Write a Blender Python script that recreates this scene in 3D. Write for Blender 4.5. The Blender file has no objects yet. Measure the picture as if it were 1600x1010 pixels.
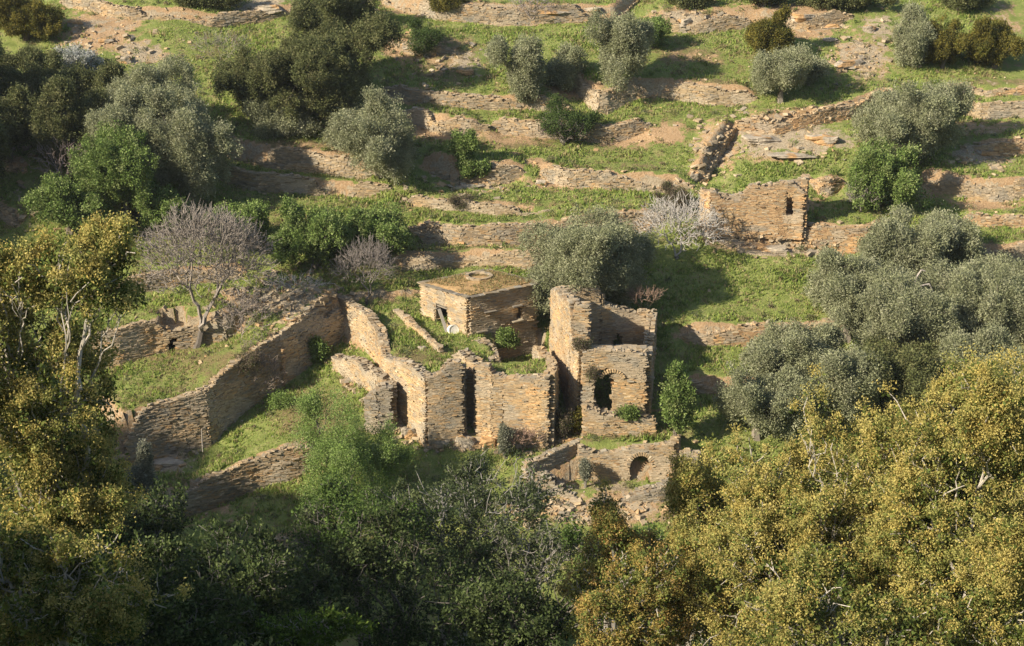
import bpy, math, random, zlib
import numpy as np
from math import radians, sin, cos, tan, atan, pi

# ------------------------------------------------------------------ camera, sky, sun, exposure
S = bpy.context.scene
COL = S.collection
F = 2640.0; CZ = 45.0; PITCH = radians(20)
cam = bpy.data.cameras.new('camera'); cam_o = bpy.data.objects.new('camera', cam); COL.objects.link(cam_o)
cam.sensor_width = 36; cam.lens = F / 1600 * 36; cam.clip_start = 0.5; cam.clip_end = 3000
cam_o.location = (0, 0, CZ); cam_o.rotation_euler = (pi / 2 - PITCH, 0, 0)
S.camera = cam_o
S.render.engine = 'CYCLES'
S.render.resolution_x = 1024; S.render.resolution_y = 646
S.view_settings.view_transform = 'Standard'; S.view_settings.look = 'None'
S.view_settings.exposure = 0.97; S.view_settings.gamma = 1
SUNX, SUNY = -0.86, -0.51
SUN_EL = radians(30)
_az = math.atan2(SUNX, SUNY)
W = bpy.data.worlds.new('World'); S.world = W; W.use_nodes = True
nt = W.node_tree; nt.nodes.clear()
sky = nt.nodes.new('ShaderNodeTexSky'); sky.sky_type = 'NISHITA'; sky.sun_disc = False
sky.sun_elevation = SUN_EL; sky.sun_rotation = _az
bg = nt.nodes.new('ShaderNodeBackground'); bg.inputs['Strength'].default_value = 0.09
wo = nt.nodes.new('ShaderNodeOutputWorld')
nt.links.new(sky.outputs[0], bg.inputs[0]); nt.links.new(bg.outputs[0], wo.inputs[0])
sl = bpy.data.lights.new('sun', 'SUN'); sl.energy = 4.8; sl.angle = radians(0.55); sl.color = (1.0, 0.89, 0.72)
so = bpy.data.objects.new('sun', sl); COL.objects.link(so)
so.rotation_euler = (pi / 2 - SUN_EL, 0, math.atan2(SUNY, SUNX) + pi / 2); so.location = (-60, -60, 120)

# ------------------------------------------------------------------ helpers
rng = np.random.default_rng(7)
HAZE = .00012
def lerp(a, b, t): return a + (b - a) * t
def hsh(ix, iy, iz, seed):
    n = (ix.astype(np.int64) * 73856093) ^ (iy.astype(np.int64) * 19349663) ^ (iz.astype(np.int64) * 83492791) ^ (seed * 2654435761)
    n = (n ^ (n >> 13)) * 1274126177 & 0x7fffffff
    n = (n ^ (n >> 11)) * 1103515245 & 0x7fffffff
    return (n & 0xfffff) / float(0xfffff)
def noise3(x, y, z, seed=0):
    x = np.asarray(x, float); y = np.asarray(y, float) + 0 * x; z = np.asarray(z, float) + 0 * x
    ix, iy, iz = np.floor(x), np.floor(y), np.floor(z)
    fx, fy, fz = x - ix, y - iy, z - iz
    fx = fx * fx * (3 - 2 * fx); fy = fy * fy * (3 - 2 * fy); fz = fz * fz * (3 - 2 * fz)
    r = 0
    for a in (0, 1):
        for b in (0, 1):
            for c in (0, 1):
                w = (fx if a else 1 - fx) * (fy if b else 1 - fy) * (fz if c else 1 - fz)
                r = r + w * hsh(ix + a, iy + b, iz + c, seed)
    return r * 2 - 1
def noise2(x, y, seed=0): return noise3(x, y, 0.5, seed)
def fbm(x, y, seed=0, o=3):
    r = 0; a = 1.0
    for k in range(o): r = r + a * noise2(x * 2 ** k, y * 2 ** k, seed + k); a *= .5
    return r

def ray(px, py):
    a = (px - 800) / F; b = (505 - py) / F
    return np.array([a, cos(PITCH) + b * sin(PITCH), -sin(PITCH) + b * cos(PITCH)])
def N(px, py, Y):                       # the world point at depth Y seen in that direction
    d = ray(px, py); k = Y / d[1]
    return np.array([d[0] * k, Y, CZ + d[2] * k])
def pxm(p):                             # picture pixels per metre at a point
    return F / (p[1] * cos(PITCH) + (CZ - p[2]) * sin(PITCH))

def mesh_np(name, V, faces, mats, col=None, matidx=None, smooth=False, parent=None):
    """faces: int array (M,3|4), or a list of such arrays"""
    if not isinstance(faces, list): faces = [faces]
    me = bpy.data.meshes.new(name)
    V = np.asarray(V, np.float32)
    me.vertices.add(len(V)); me.vertices.foreach_set('co', V.ravel())
    nl = sum(f.size for f in faces); npoly = sum(len(f) for f in faces)
    me.loops.add(nl); me.loops.foreach_set('vertex_index', np.concatenate([f.ravel() for f in faces]).astype(np.int32))
    tot = np.concatenate([np.full(len(f), f.shape[1]) for f in faces]).astype(np.int32)
    st = np.concatenate([[0], np.cumsum(tot)[:-1]]).astype(np.int32)
    me.polygons.add(npoly); me.polygons.foreach_set('loop_start', st)
    me.polygons.foreach_set('use_smooth', np.full(npoly, smooth))
    if matidx is not None: me.polygons.foreach_set('material_index', np.asarray(matidx, np.int32))
    if col is not None:
        ca = me.color_attributes.new('tint', 'FLOAT_COLOR', 'POINT')
        c = np.ones((len(V), 4), np.float32); c[:, :3] = col
        ca.data.foreach_set('color', c.ravel())
    me.update(calc_edges=True)
    for m in (mats if isinstance(mats, (list, tuple)) else [mats]): me.materials.append(m)
    o = bpy.data.objects.new(name, me); COL.objects.link(o)
    if parent is not None: o.parent = parent
    return o
def tag(o, label=None, cat=None, group=None, kind=None):
    if label: o['label'] = label
    if cat: o['category'] = cat
    if group: o['group'] = group
    if kind: o['kind'] = kind
    return o
def empty(name, loc=(0, 0, 0)):
    o = bpy.data.objects.new(name, None); COL.objects.link(o); o.location = loc; o.empty_display_size = .3
    return o
def shift(o, loc):                      # put a mesh built in world coordinates under a parent standing at loc
    o.location = (-loc[0], -loc[1], -loc[2])

# ------------------------------------------------------------------ materials
def newmat(name):
    m = bpy.data.materials.new(name); m.use_nodes = True
    t = m.node_tree; t.nodes.clear()
    return m, t, t.nodes, t.links
def ramp(n, stops):
    r = n.new('ShaderNodeValToRGB'); e = r.color_ramp.elements
    e[0].position, e[0].color = stops[0][0], (*stops[0][1], 1)
    e[1].position, e[1].color = stops[-1][0], (*stops[-1][1], 1)
    for p, c in stops[1:-1]:
        q = e.new(p); q.color = (*c, 1)
    return r
def mix(n, l, typ, f, a, b):
    x = n.new('ShaderNodeMix'); x.data_type = 'RGBA'; x.blend_type = typ
    for i, v in ((0, f), (6, a), (7, b)):
        if hasattr(v, 'links') or isinstance(v, bpy.types.NodeSocket): l.new(v, x.inputs[i])
        elif i == 0: x.inputs[0].default_value = v
        else: x.inputs[i].default_value = (*v, 1)
    return x.outputs[2]
def noise_tex(n, l, scale, detail=4, rough=.6, vec=None):
    t = n.new('ShaderNodeTexNoise'); t.inputs['Scale'].default_value = scale
    t.inputs['Detail'].default_value = detail; t.inputs['Roughness'].default_value = rough
    if vec is not None: l.new(vec, t.inputs['Vector'])
    return t
def finish(m, n, l, color, rough=.9, bump=None, bstr=.5, bdist=.05, trans=0):
    out = n.new('ShaderNodeOutputMaterial'); p = n.new('ShaderNodeBsdfPrincipled')
    p.inputs['Roughness'].default_value = rough; p.inputs['Specular IOR Level'].default_value = .2
    if isinstance(color, bpy.types.NodeSocket): l.new(color, p.inputs['Base Color'])
    else: p.inputs['Base Color'].default_value = (*color, 1)
    if bump is not None:
        b = n.new('ShaderNodeBump'); b.inputs['Strength'].default_value = bstr; b.inputs['Distance'].default_value = bdist
        l.new(bump, b.inputs['Height']); l.new(b.outputs[0], p.inputs['Normal'])
    if trans > 0:
        tr = n.new('ShaderNodeBsdfTranslucent')
        if isinstance(color, bpy.types.NodeSocket): l.new(color, tr.inputs['Color'])
        else: tr.inputs['Color'].default_value = (*color, 1)
        ms = n.new('ShaderNodeMixShader'); ms.inputs[0].default_value = trans
        l.new(p.outputs[0], ms.inputs[1]); l.new(tr.outputs[0], ms.inputs[2]); l.new(ms.outputs[0], out.inputs[0])
    else: l.new(p.outputs[0], out.inputs[0])
    return m
def mat_tinted(name, rough=.9, nscale=6, var=.45, bstr=.4, bdist=.04, trans=0):
    m, t, n, l = newmat(name)
    a = n.new('ShaderNodeAttribute'); a.attribute_name = 'tint'
    g = n.new('ShaderNodeNewGeometry')
    pos = g.outputs['Position']
    if name == 'dry_stone':
        vm = n.new('ShaderNodeVectorMath'); vm.operation = 'MULTIPLY'; vm.inputs[1].default_value = (.45, .45, 1.6); l.new(pos, vm.inputs[0]); pos = vm.outputs[0]
    nz = noise_tex(n, l, nscale, 5, .65, pos)
    r = ramp(n, [(.25, (1 - var,) * 3), (.75, (1 + var,) * 3)]); l.new(nz.outputs[0], r.inputs[0])
    c = mix(n, l, 'MULTIPLY', 1.0, a.outputs['Color'], r.outputs[0])
    return finish(m, n, l, c, rough, nz.outputs[0] if bstr else None, bstr, bdist, trans)
M_STONE = mat_tinted('dry_stone', .95, 9, .28, .25, .015)
M_ROCK = mat_tinted('schist_rock', .95, 3, .35, .8, .12)
M_LEAF = mat_tinted('leaf', .75, 1.2, .12, 0, 0, .32)
M_BARK = mat_tinted('bark', .95, 8, .3, .4, .02)
M_GRASSB = mat_tinted('grass_blade', .75, .6, .2, 0, 0, .45)

def mat_ground():
    m, t, n, l = newmat('hillside_ground')
    g = n.new('ShaderNodeNewGeometry'); a = n.new('ShaderNodeAttribute'); a.attribute_name = 'tint'
    sep = n.new('ShaderNodeSeparateColor'); l.new(a.outputs['Color'], sep.inputs[0])      # R bare soil, G rock, B dry grass
    big = noise_tex(n, l, .25, 4, .6, g.outputs['Position'])
    mid = noise_tex(n, l, 1.1, 6, .7, g.outputs['Position'])
    fine = noise_tex(n, l, 7, 6, .75, g.outputs['Position'])
    grs = ramp(n, [(.3, (.13, .165, .04)), (.5, (.21, .245, .065)), (.68, (.33, .31, .13))]); l.new(mid.outputs[0], grs.inputs[0])
    dry = ramp(n, [(.3, (.13, .10, .045)), (.6, (.22, .18, .08))]); l.new(fine.outputs[0], dry.inputs[0])
    soil = ramp(n, [(.28, (.24, .15, .075)), (.5, (.40, .265, .145)), (.72, (.48, .36, .23))]); l.new(fine.outputs[0], soil.inputs[0])
    rock = ramp(n, [(.3, (.19, .145, .095)), (.5, (.37, .30, .20)), (.7, (.50, .43, .32))]); l.new(fine.outputs[0], rock.inputs[0])
    def mask(src, nz, lo, hi):
        ad = n.new('ShaderNodeMath'); ad.operation = 'ADD'; l.new(src, ad.inputs[0])
        mm = n.new('ShaderNodeMath'); mm.operation = 'MULTIPLY_ADD'; l.new(nz, mm.inputs[0]); mm.inputs[1].default_value = 1.6; mm.inputs[2].default_value = -.8
        l.new(mm.outputs[0], ad.inputs[1])
        mr = n.new('ShaderNodeMapRange'); mr.inputs[1].default_value = lo; mr.inputs[2].default_value = hi; l.new(ad.outputs[0], mr.inputs[0])
        return mr.outputs[0]
    c = mix(n, l, 'MIX', mask(sep.outputs[2], mid.outputs[0], .35, .6), grs.outputs[0], dry.outputs[0])
    c = mix(n, l, 'MIX', mask(sep.outputs[0], mid.outputs[0], .35, .55), c, soil.outputs[0])
    c = mix(n, l, 'MIX', mask(sep.outputs[1], mid.outputs[0], .4, .55), c, rock.outputs[0])
    return finish(m, n, l, c, .97, fine.outputs[0], .9, .18)
M_GROUND = mat_ground()
def mat_simple(name, c1, c2, sc=5, rough=.9, bstr=.4):
    m, t, n, l = newmat(name); g = n.new('ShaderNodeNewGeometry')
    nz = noise_tex(n, l, sc, 5, .7, g.outputs['Position'])
    r = ramp(n, [(.3, c1), (.7, c2)]); l.new(nz.outputs[0], r.inputs[0])
    return finish(m, n, l, r.outputs[0], rough, nz.outputs[0], bstr, .05)
M_EARTHROOF = mat_simple('earth_roof', (.26, .16, .07), (.40, .27, .13), 2.5)
M_WHITE = mat_simple('weathered_white', (.55, .52, .44), (.78, .75, .68), 4)
M_PLANK = mat_simple('weathered_timber', (.20, .18, .15), (.34, .31, .26), 9)

# ------------------------------------------------------------------ terrain
KY = [-400, -60, 0, 20, 40, 50, 60, 70, 80, 88, 94, 97, 100, 103, 104, 112, 120, 165, 400]
KZ = [60, 56, 43, 31, 18.5, 12.2, 4.5, -2, -6.2, -6.6, -4.6, -3.3, -2.0, -.3, 0, 3.3, 6.6, 24.8, 118]
TS = tan(SUN_EL)
_n = math.hypot(SUNX, SUNY); SX, SY = -SUNX / _n, -SUNY / _n           # direction the light travels
def H0(x, y):
    x = np.asarray(x, float); y = np.asarray(y, float)
    h = np.interp(y, KY, KZ)
    w = np.clip((y - 84) / 20, 0, 1) * np.clip(1 - np.exp(-((x / 22) ** 2 + ((y - 107) / 9) ** 2)), 0, 1)
    h = h + w * (.9 * noise2(x / 17, y / 17, 3) + .35 * noise2(x / 6, y / 6, 4))
    # the hill behind the photographer, which shades the near valley
    s = x * SX + y * SY; c = x * SY - y * SX
    R0 = np.interp(c, [-150, -131, -118, -106, -90, -73, -50.6, -40.5, -33.6, 20], [36, 36, 22, 18, 21, 24.2, 27.2, 30.5, 36, 48])
    rid = R0 + 75 * TS - 1.1 * np.abs(s + 75)
    k = rid > h
    return np.where(k & (s < 0), rid, h)

# terrace walls: top edge as seen, step height, reach of the terrace, label
TW = []
def tw(name, label, hw, L, pts, **k):
    TW.append(dict(name=name, label=label, hw=hw * (.85 if hw < 2.25 else 1), L=L, px=[tuple(p) for p in pts], **k))
G1 = 'dry stone terrace walls on the hillside'
tw('terrace_wall', 'low tan terrace wall along the top left edge below dark shrubs', 1.1, 3, [(90, -2), (200, 8), (330, 14), (470, 12)])
tw('terrace_wall', 'long tan terrace wall at the top edge beside the bare grey shrub', 1.7, 3.5, [(585, -6), (680, -2), (780, 2), (880, 10), (960, 2), (1010, -8)])
tw('terrace_wall', 'crumbling terrace wall of big slabs at the top under the upper right shrubs', 1.5, 3, [(1010, 18), (1090, 24), (1170, 12), (1260, 20), (1330, 30)])
tw('terrace_wall', 'short low terrace wall right of the big dark green tree, topmost there', .9, 2.5, [(600, 60), (640, 66), (700, 78)])
tw('terrace_wall', 'low tan terrace wall between the big dark tree and the two olives', 1.1, 3, [(600, 138), (660, 142), (740, 148), (830, 150), (900, 140)])
tw('terrace_wall', 'tan terrace wall running down right from beneath the upright olive', 2.0, 3, [(880, 128), (940, 140), (990, 122), (1040, 120), (1110, 132), (1185, 150)])
tw('terrace_wall', 'crumbling terrace wall between the round dark olive and the sapling', 1.9, 2.8, [(630, 172), (690, 180), (735, 186), (762, 196)])
tw('terrace_wall', 'straight sunlit terrace wall behind the leafless bush in the hill centre', 1.5, 2.8, [(762, 190), (830, 188), (900, 190), (950, 196), (1015, 192)])
tw('terrace_wall', 'pale smooth terrace wall above the shaded meadow on the left', 2.0, 3, [(330, 218), (400, 226), (470, 236), (560, 250), (600, 262)])
tw('terrace_wall', 'broken bulging terrace wall beside the bright green sapling', 2.1, 2.8, [(655, 244), (720, 252), (780, 252), (828, 262)])
tw('terrace_wall', 'long sunlit terrace wall below the green bank in the hill centre', 1.6, 2.8, [(832, 258), (880, 264), (950, 268), (1020, 272), (1085, 268)])
tw('terrace_wall', 'shaded terrace wall below the pale wall on the left', 1.7, 2.6, [(330, 262), (400, 270), (470, 276), (560, 284), (610, 292)])
tw('terrace_wall', 'very low terrace kerb crossing the green strip above the ruins', .8, 2.2, [(620, 306), (700, 310), (780, 320), (860, 326)])
tw('terrace_wall', 'tan terrace wall behind the round olive tree, above the lowest one', 1.9, 2.8, [(640, 352), (720, 354), (800, 350), (870, 344), (960, 334), (1040, 336)])
tw('terrace_wall', 'lowest tan terrace wall right behind the roofed stone house', 1.5, 2.6, [(600, 402), (660, 394), (740, 390), (830, 394), (870, 398)])
tw('terrace_wall', 'rubble terrace wall climbing right from the steep stone rib', 1.5, 2.6, [(1150, 192), (1210, 184), (1270, 172), (1330, 158), (1395, 142)])
tw('terrace_wall', 'stepped stone rib descending towards the small doorway hut', 2.2, 2.2, [(1068, 282), (1100, 250), (1118, 218), (1150, 190)])
tw('terrace_wall', 'short terrace wall continuing right from the small doorway hut', 1.6, 2.2, [(1262, 276), (1290, 275), (1325, 274)])
tw('terrace_wall', 'eroded terrace wall over bare orange bank below the doorway hut', 2.2, 3, [(1085, 352), (1150, 346), (1200, 352), (1280, 350), (1350, 356), (1400, 350)])
tw('terrace_wall', 'topmost low terrace wall at the right edge under yellow bushes', .6, 2.2, [(1480, 130), (1540, 136), (1640, 140)])
tw('terrace_wall', 'pale terrace wall at the right edge, second from the top', 1.4, 2.2, [(1485, 160), (1540, 162), (1640, 168)])
tw('terrace_wall', 'curved stone wall at the right edge, third from the top', 1.4, 2.2, [(1515, 224), (1560, 218), (1640, 226)])
tw('terrace_wall', 'terrace wall with a dark gap right of the bright green bush', 1.9, 2.4, [(1430, 268), (1500, 274), (1560, 282), (1640, 284)])
tw('terrace_wall', 'low broken wall near the right edge above the olive grove', .8, 1.8, [(1490, 334), (1550, 336), (1640, 342)])
tw('terrace_wall', 'orange terrace wall at the right edge just above the olive grove', 1.6, 2.2, [(1470, 384), (1540, 384), (1640, 386)])
tw('terrace_wall', 'reddish terrace wall below the bright meadow right of the tower', 1.6, 3, [(1050, 512), (1100, 508), (1180, 507), (1262, 504), (1330, 508)])
tw('terrace_wall', 'half hidden terrace wall right of the tower behind a green bush', 1.3, 2.5, [(1050, 588), (1110, 590), (1180, 594), (1240, 600)])
tw('terrace_wall', 'shaded terrace wall under the leafless tree, uppermost on the left', 1.2, 2.5, [(180, 445), (240, 426), (300, 416), (400, 418)])
tw('doorway_wall', 'dark retaining wall with a small square doorway beneath the leafless tree', 2.3, 3.5, [(130, 545), (180, 522), (240, 500), (300, 492), (350, 484), (385, 486)], opening=(262, 277, 21))
tw('retaining_wall', 'tall shaded retaining wall slanting down left from the courtyard', 3.9, 6.5, [(180, 648), (226, 625), (324, 588), (340, 570), (385, 549), (437, 535), (486, 517), (536, 500)], Ys=[102.6, 103.6, 105.0, 106.2, 108.0, 110.0, 112.1, 114.3], taper=.6)
tw('retaining_wall', 'curved dark retaining wall below the lower grass terrace on the left', 2.4, 3, [(215, 775), (270, 764), (330, 742), (400, 712), (440, 698), (478, 688), (510, 694)])
tw('retaining_wall', 'lowest dark retaining wall in the shaded gully on the left', 1.8, 3, [(380, 868), (450, 836), (520, 810), (580, 794)])
tw('terrace_wall', 'shaded crumbling wall at the left edge beside the reeds', 1.2, 2.5, [(-60, 215), (0, 240), (50, 262)])
tw('terrace_wall', 'shaded rubble wall at the left edge, below the one beside the reeds', 1.2, 2.5, [(-60, 300), (0, 318), (45, 350)])

for w in TW:
    P = []
    for i, (px, py) in enumerate(w['px']):
        if 'Ys' in w: Y = w['Ys'][i]
        else:
            ys = np.linspace(86, 190, 1500); d = ray(px, py); k = ys / d[1]
            g = CZ + d[2] * k - (H0(d[0] * k, ys) + w['hw'] / 2)
            i0 = np.argmax(g < 0); Y = ys[i0]
        P.append(N(px, py, Y))
    w['P'] = np.array(P)

def seg_field(w, x, y):
    P = w['P'][:, :2]; best = np.full(x.shape, 1e9); sgn = np.zeros(x.shape); arc = np.zeros(x.shape); a0 = 0
    for i in range(len(P) - 1):
        a, b = P[i], P[i + 1]; e = b - a; L = np.hypot(*e); u = e / L
        rx, ry = x - a[0], y - a[1]
        t = np.clip(rx * u[0] + ry * u[1], 0, L)
        dx, dy = rx - t * u[0], ry - t * u[1]; d = np.hypot(dx, dy)
        s = np.sign(u[0] * ry - u[1] * rx)
        m = d < best - 1e-9
        best = np.where(m, d, best); sgn = np.where(m, s, sgn); arc = np.where(m, a0 + t, arc); a0 += L
    return best * sgn, arc, a0
def walls_h(x, y, base):
    h = base.copy()
    for w in TW:
        P = w['P']; R = w['L'] + .1
        m = (x > P[:, 0].min() - R) & (x < P[:, 0].max() + R) & (y > P[:, 1].min() - R) & (y < P[:, 1].max() + R)
        if not m.any(): continue
        d, arc, tot = seg_field(w, x[m], y[m])
        tp = w.get('taper', 1.6)
        e = np.clip(np.minimum(arc, tot - arc) / tp, 0, 1); e = e * e * (3 - 2 * e)
        f = np.clip(1 - np.abs(d) / w['L'], 0, 1)
        h[m] += .5 * w['hw'] * e * f * np.clip(d / (.12 if w['hw'] > 2.25 else .32), -1, 1)
    return h
# level platforms of the ruin, outlines in plan, filled behind their walls
def plat(pts): return np.array([N(*p)[:2] if len(p) == 3 else p for p in pts])
PLAT = [
  dict(poly=plat([(531, 463, 115.6), (588, 500, 111.6), (607, 540, 107.1), (622, 562, 105.0), (669, 588, 102.5), (720, 570, 102.8), (724, 578, 104.2), (746, 578, 104.2), (748, 581, 103.5), (853, 587, 102.2), (858, 562, 106.2), (834, 566, 105.6), (776, 566, 105.2), (770, 550, 107.4), (752, 530, 109.5), (800, 470, 111.6), (760, 440, 114.5), (700, 440, 116.5)]),
       z=lambda x, y: 3.95 + np.clip((y - 106), 0, 20) * .04 + .12 * noise2(x / 1.7, y / 1.7, 9)),
  dict(poly=plat([(907, 690, 101.2), (1056, 692, 100.9), (1060, 680, 105), (905, 680, 105.0)]),
       z=lambda x, y: -.22 + (y - 101) * .09 + 0 * x),
  dict(poly=np.array([(15.8, 123.2), (21.7, 122.6), (21.9, 124.7), (15.8, 125.3)]), z=lambda x, y: 8.0 + 0 * x),
  dict(poly=plat([(776, 566, 105.2), (834, 566, 105.6), (842, 548, 109), (846, 535, 112.4), (800, 470, 111.8), (752, 530, 109.5), (770, 550, 107.4)]), z=lambda x, y: 1.9 + .1 * noise2(x, y, 4)),
  dict(poly=plat([(850, 735, 99.0), (1056, 735, 98.9), (1054, 720, 100.95), (905, 720, 101.15), (870, 720, 100.3)]), z=lambda x, y: -2.75 + (y - 100) * .12 + 0 * x),
]
def inpoly(x, y, P):
    c = np.zeros(x.shape, bool); n = len(P)
    for i in range(n):
        a, b = P[i], P[(i + 1) % n]
        k = ((a[1] > y) != (b[1] > y)) & (x < (b[0] - a[0]) * (y - a[1]) / (b[1] - a[1] + 1e-12) + a[0])
        c ^= k
    return c
def hfun(x, y):
    x = np.asarray(x, float); y = np.asarray(y, float); sh = x.shape
    x = x.ravel(); y = y.ravel()
    h = walls_h(x, y, H0(x, y))
    for p in PLAT:
        m = inpoly(x, y, p['poly']); h[m] = p['z'](x[m], y[m])
    return h.reshape(sh)
def hi_side(w, off):
    P = w['P'][:, :2]; t = np.gradient(P, axis=0); t /= np.linalg.norm(t, axis=1)[:, None]
    n = np.stack([-t[:, 1], t[:, 0]], 1)
    return P + n * off
for it in range(5):
    new = []
    for w in TW:
        if 'Ys' in w: new.append(w['P']); continue
        q = hi_side(w, .3); zt = hfun(q[:, 0], q[:, 1])
        P = []
        for (px, py), z, old in zip(w['px'], zt, w['P']):
            d = ray(px, py); k = (z + .05 - CZ) / d[2]
            Y = lerp(old[1], k * d[1], .6)
            P.append(N(px, py, Y))
        new.append(np.array(P))
    for w, P in zip(TW, new): w['P'] = P

for w in TW:                            # the dark room behind the small square doorway
    if 'opening' in w:
        P_ = w['P']; pxm_ = np.array([p[0] for p in w['px']], float); j = (w['opening'][0] + w['opening'][1]) / 2
        cx_, cy_ = np.interp(j, pxm_, P_[:, 0]), np.interp(j, pxm_, P_[:, 1]); i_ = int(np.searchsorted(pxm_, j)); e_ = P_[i_, :2] - P_[i_ - 1, :2]; e_ /= np.hypot(*e_); n_ = np.array([-e_[1], e_[0]])
        c_ = np.array([cx_, cy_]); zl_ = float(hfun(np.array([(c_ - n_ * .6)[0]]), np.array([(c_ - n_ * .6)[1]]))[0])
        DOOR = (c_, e_, n_, zl_, float(hfun(np.array([(c_ + n_ * 1.7)[0]]), np.array([(c_ + n_ * 1.7)[1]]))[0]))
        PLAT.append(dict(poly=np.array([c_ - e_ * .8 - n_ * .1, c_ + e_ * .8 - n_ * .1, c_ + e_ * .8 + n_ * 1.5, c_ - e_ * .8 + n_ * 1.5]), z=lambda x, y: zl_ + 0 * x))
xs = np.concatenate([np.arange(-220, -48, 5.), np.arange(-48, 48.01, .25), np.arange(53, 221, 5.)])
ys = np.concatenate([np.arange(-200, 86, 4.), np.arange(86, 166, .23), np.arange(168, 420, 6.)])
GX, GY = np.meshgrid(xs, ys)
GZ = hfun(GX, GY)
def ground_z(x, y):
    x = np.asarray(x, float); y = np.asarray(y, float)
    i = np.clip(np.searchsorted(xs, x) - 1, 0, len(xs) - 2); j = np.clip(np.searchsorted(ys, y) - 1, 0, len(ys) - 2)
    u = (x - xs[i]) / (xs[i + 1] - xs[i]); v = (y - ys[j]) / (ys[j + 1] - ys[j])
    return (GZ[j, i] * (1 - u) * (1 - v) + GZ[j, i + 1] * u * (1 - v) + GZ[j + 1, i] * (1 - u) * v + GZ[j + 1, i + 1] * u * v)
def G(px, py):                          # where that line of sight meets the ground
    Y = np.arange(80, 200, .06); d = ray(px, py); k = Y / d[1]
    z = CZ + d[2] * k; g = z - ground_z(d[0] * k, Y)
    i = np.argmax(g < 0)
    return np.array([d[0] * k[i], Y[i], ground_z(d[0] * k[i], Y[i])])

# ground cover character: bare soil, rock, dry grass
BLOBS = [ # px, py, rx, ry, soil, rock, dry
 (165, 40, 70, 28, .7, .5, .2), (150, 60, 60, 25, .8, .3, .2), (215, 85, 50, 25, .6, .7, 0), (400, 8, 60, 14, .6, .8, 0), (760, 15, 180, 16, .7, .5, .3), (880, 22, 60, 10, .2, 1, 0),
 (1060, 30, 60, 20, .8, .6, 0), (1200, 20, 120, 16, .9, .4, 0), (1270, 35, 60, 16, .3, 1, 0), (1250, 50, 60, 12, .8, .3, 0), (1350, 90, 50, 45, .6, .7, .2), (1380, 40, 60, 30, .3, .6, .4),
 (1570, 30, 50, 30, .3, .4, .3), (630, 75, 40, 25, .7, .4, .2), (700, 90, 60, 40, .35, .3, .5), (730, 100, 40, 30, .2, .6, .2), (640, 150, 60, 14, .7, .3, .4), (900, 140, 50, 16, .9, .2, 0), (1080, 90, 50, 14, .4, .2, .4),
 (1085, 140, 80, 16, .3, .3, .8), (680, 200, 70, 22, .8, .2, .2), (800, 215, 70, 20, .4, .2, .7), (980, 215, 60, 20, .6, .2, .4), (470, 240, 110, 20, .5, .3, .8), (740, 280, 70, 18, .5, .6, .2), (900, 285, 90, 14, .7, .2, .4),
 (840, 255, 30, 8, .9, 0, 0), (1040, 210, 40, 20, .7, .1, .3), (1120, 230, 40, 40, .8, .6, 0), (1240, 220, 110, 28, .2, .9, .1), (1260, 180, 90, 14, .8, .4, 0), (1220, 245, 90, 12, .5, .5, .3),
 (1130, 330, 50, 30, .6, .7, 0), (1200, 320, 110, 18, .8, .2, .1), (1240, 378, 130, 26, .95, .35, 0), (1140, 370, 60, 24, .7, .7, 0), (1310, 380, 50, 18, .8, .1, 0), (1210, 395, 50, 8, .1, 1, 0), (1460, 300, 40, 18, .7, .1, .2), (1540, 320, 70, 14, .6, .2, .4),
 (1540, 240, 60, 22, .3, .8, .3), (1540, 200, 70, 14, .4, .4, .4), (1540, 400, 80, 18, .9, .1, 0), (1560, 130, 60, 6, .3, .4, .4), (1160, 520, 100, 16, .8, .2, .1), (1130, 600, 60, 16, .7, .1, .1), (800, 375, 150, 20, .5, .2, .5), (740, 320, 120, 8, .4, .1, .7),
 (960, 340, 60, 12, .2, .5, .5), (450, 470, 70, 30, .3, .8, .2), (300, 560, 110, 30, .2, .05, .45), (480, 650, 60, 50, .15, .05, .55), (720, 690, 90, 22, .6, .6, .2), (880, 690, 40, 20, .3, .1, .5), (860, 740, 50, 20, .7, .3, .2), (560, 590, 40, 16, .2, .2, .5),
 (960, 795, 150, 34, .75, .5, .3), (960, 760, 80, 18, .5, .5, .2), (610, 660, 40, 25, .4, .6, .1), (250, 720, 60, 30, .4, .8, 0), (340, 800, 90, 40, .5, .2, .1), (660, 560, 60, 20, .1, .05, .3), (1000, 680, 80, 8, .1, 0, .4), (200, 340, 60, 20, .3, .4, .2), (420, 330, 100, 30, .1, 0, .1)]
soil = np.zeros(GX.shape); rock = np.zeros(GX.shape); dry = np.zeros(GX.shape)
dpt = GY * cos(PITCH) + (CZ - GZ) * sin(PITCH); dpt = np.where(dpt > 1, dpt, 1)
GPX = 800 + F * GX / dpt; GPY = 505 - F * (-(CZ - GZ) * cos(PITCH) + GY * sin(PITCH)) / dpt
for bx, by, rx, ry, a, b, c in BLOBS:
    w = np.clip(1.25 - np.hypot((GPX - bx) / rx, (GPY - by) / ry), 0, 1) ** .8 * (GY > 60)
    soil = np.maximum(soil, a * w); rock = np.maximum(rock, b * w); dry = np.maximum(dry, c * w)
gy_, gx_ = np.gradient(GZ); sx = gx_ / np.gradient(xs)[None, :]; sy = gy_ / np.gradient(ys)[:, None]
slope = np.hypot(sx, sy)
soil = np.maximum(soil, np.clip((slope - .62) * 1.6, 0, 1) * .8)
rock = np.maximum(rock, np.clip((slope - 1.0) * 1.2, 0, 1) * .5)
dry = np.clip(dry + .34 + .25 * fbm(GX / 9, GY / 5, 31), 0, 1) * .85
soil = np.clip(soil + .10 * fbm(GX / 4, GY / 3, 41) + .12 * fbm(GX / 1.6, GY / 1.0, 42) + .10 * (GPY < 330), 0, 1)
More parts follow.
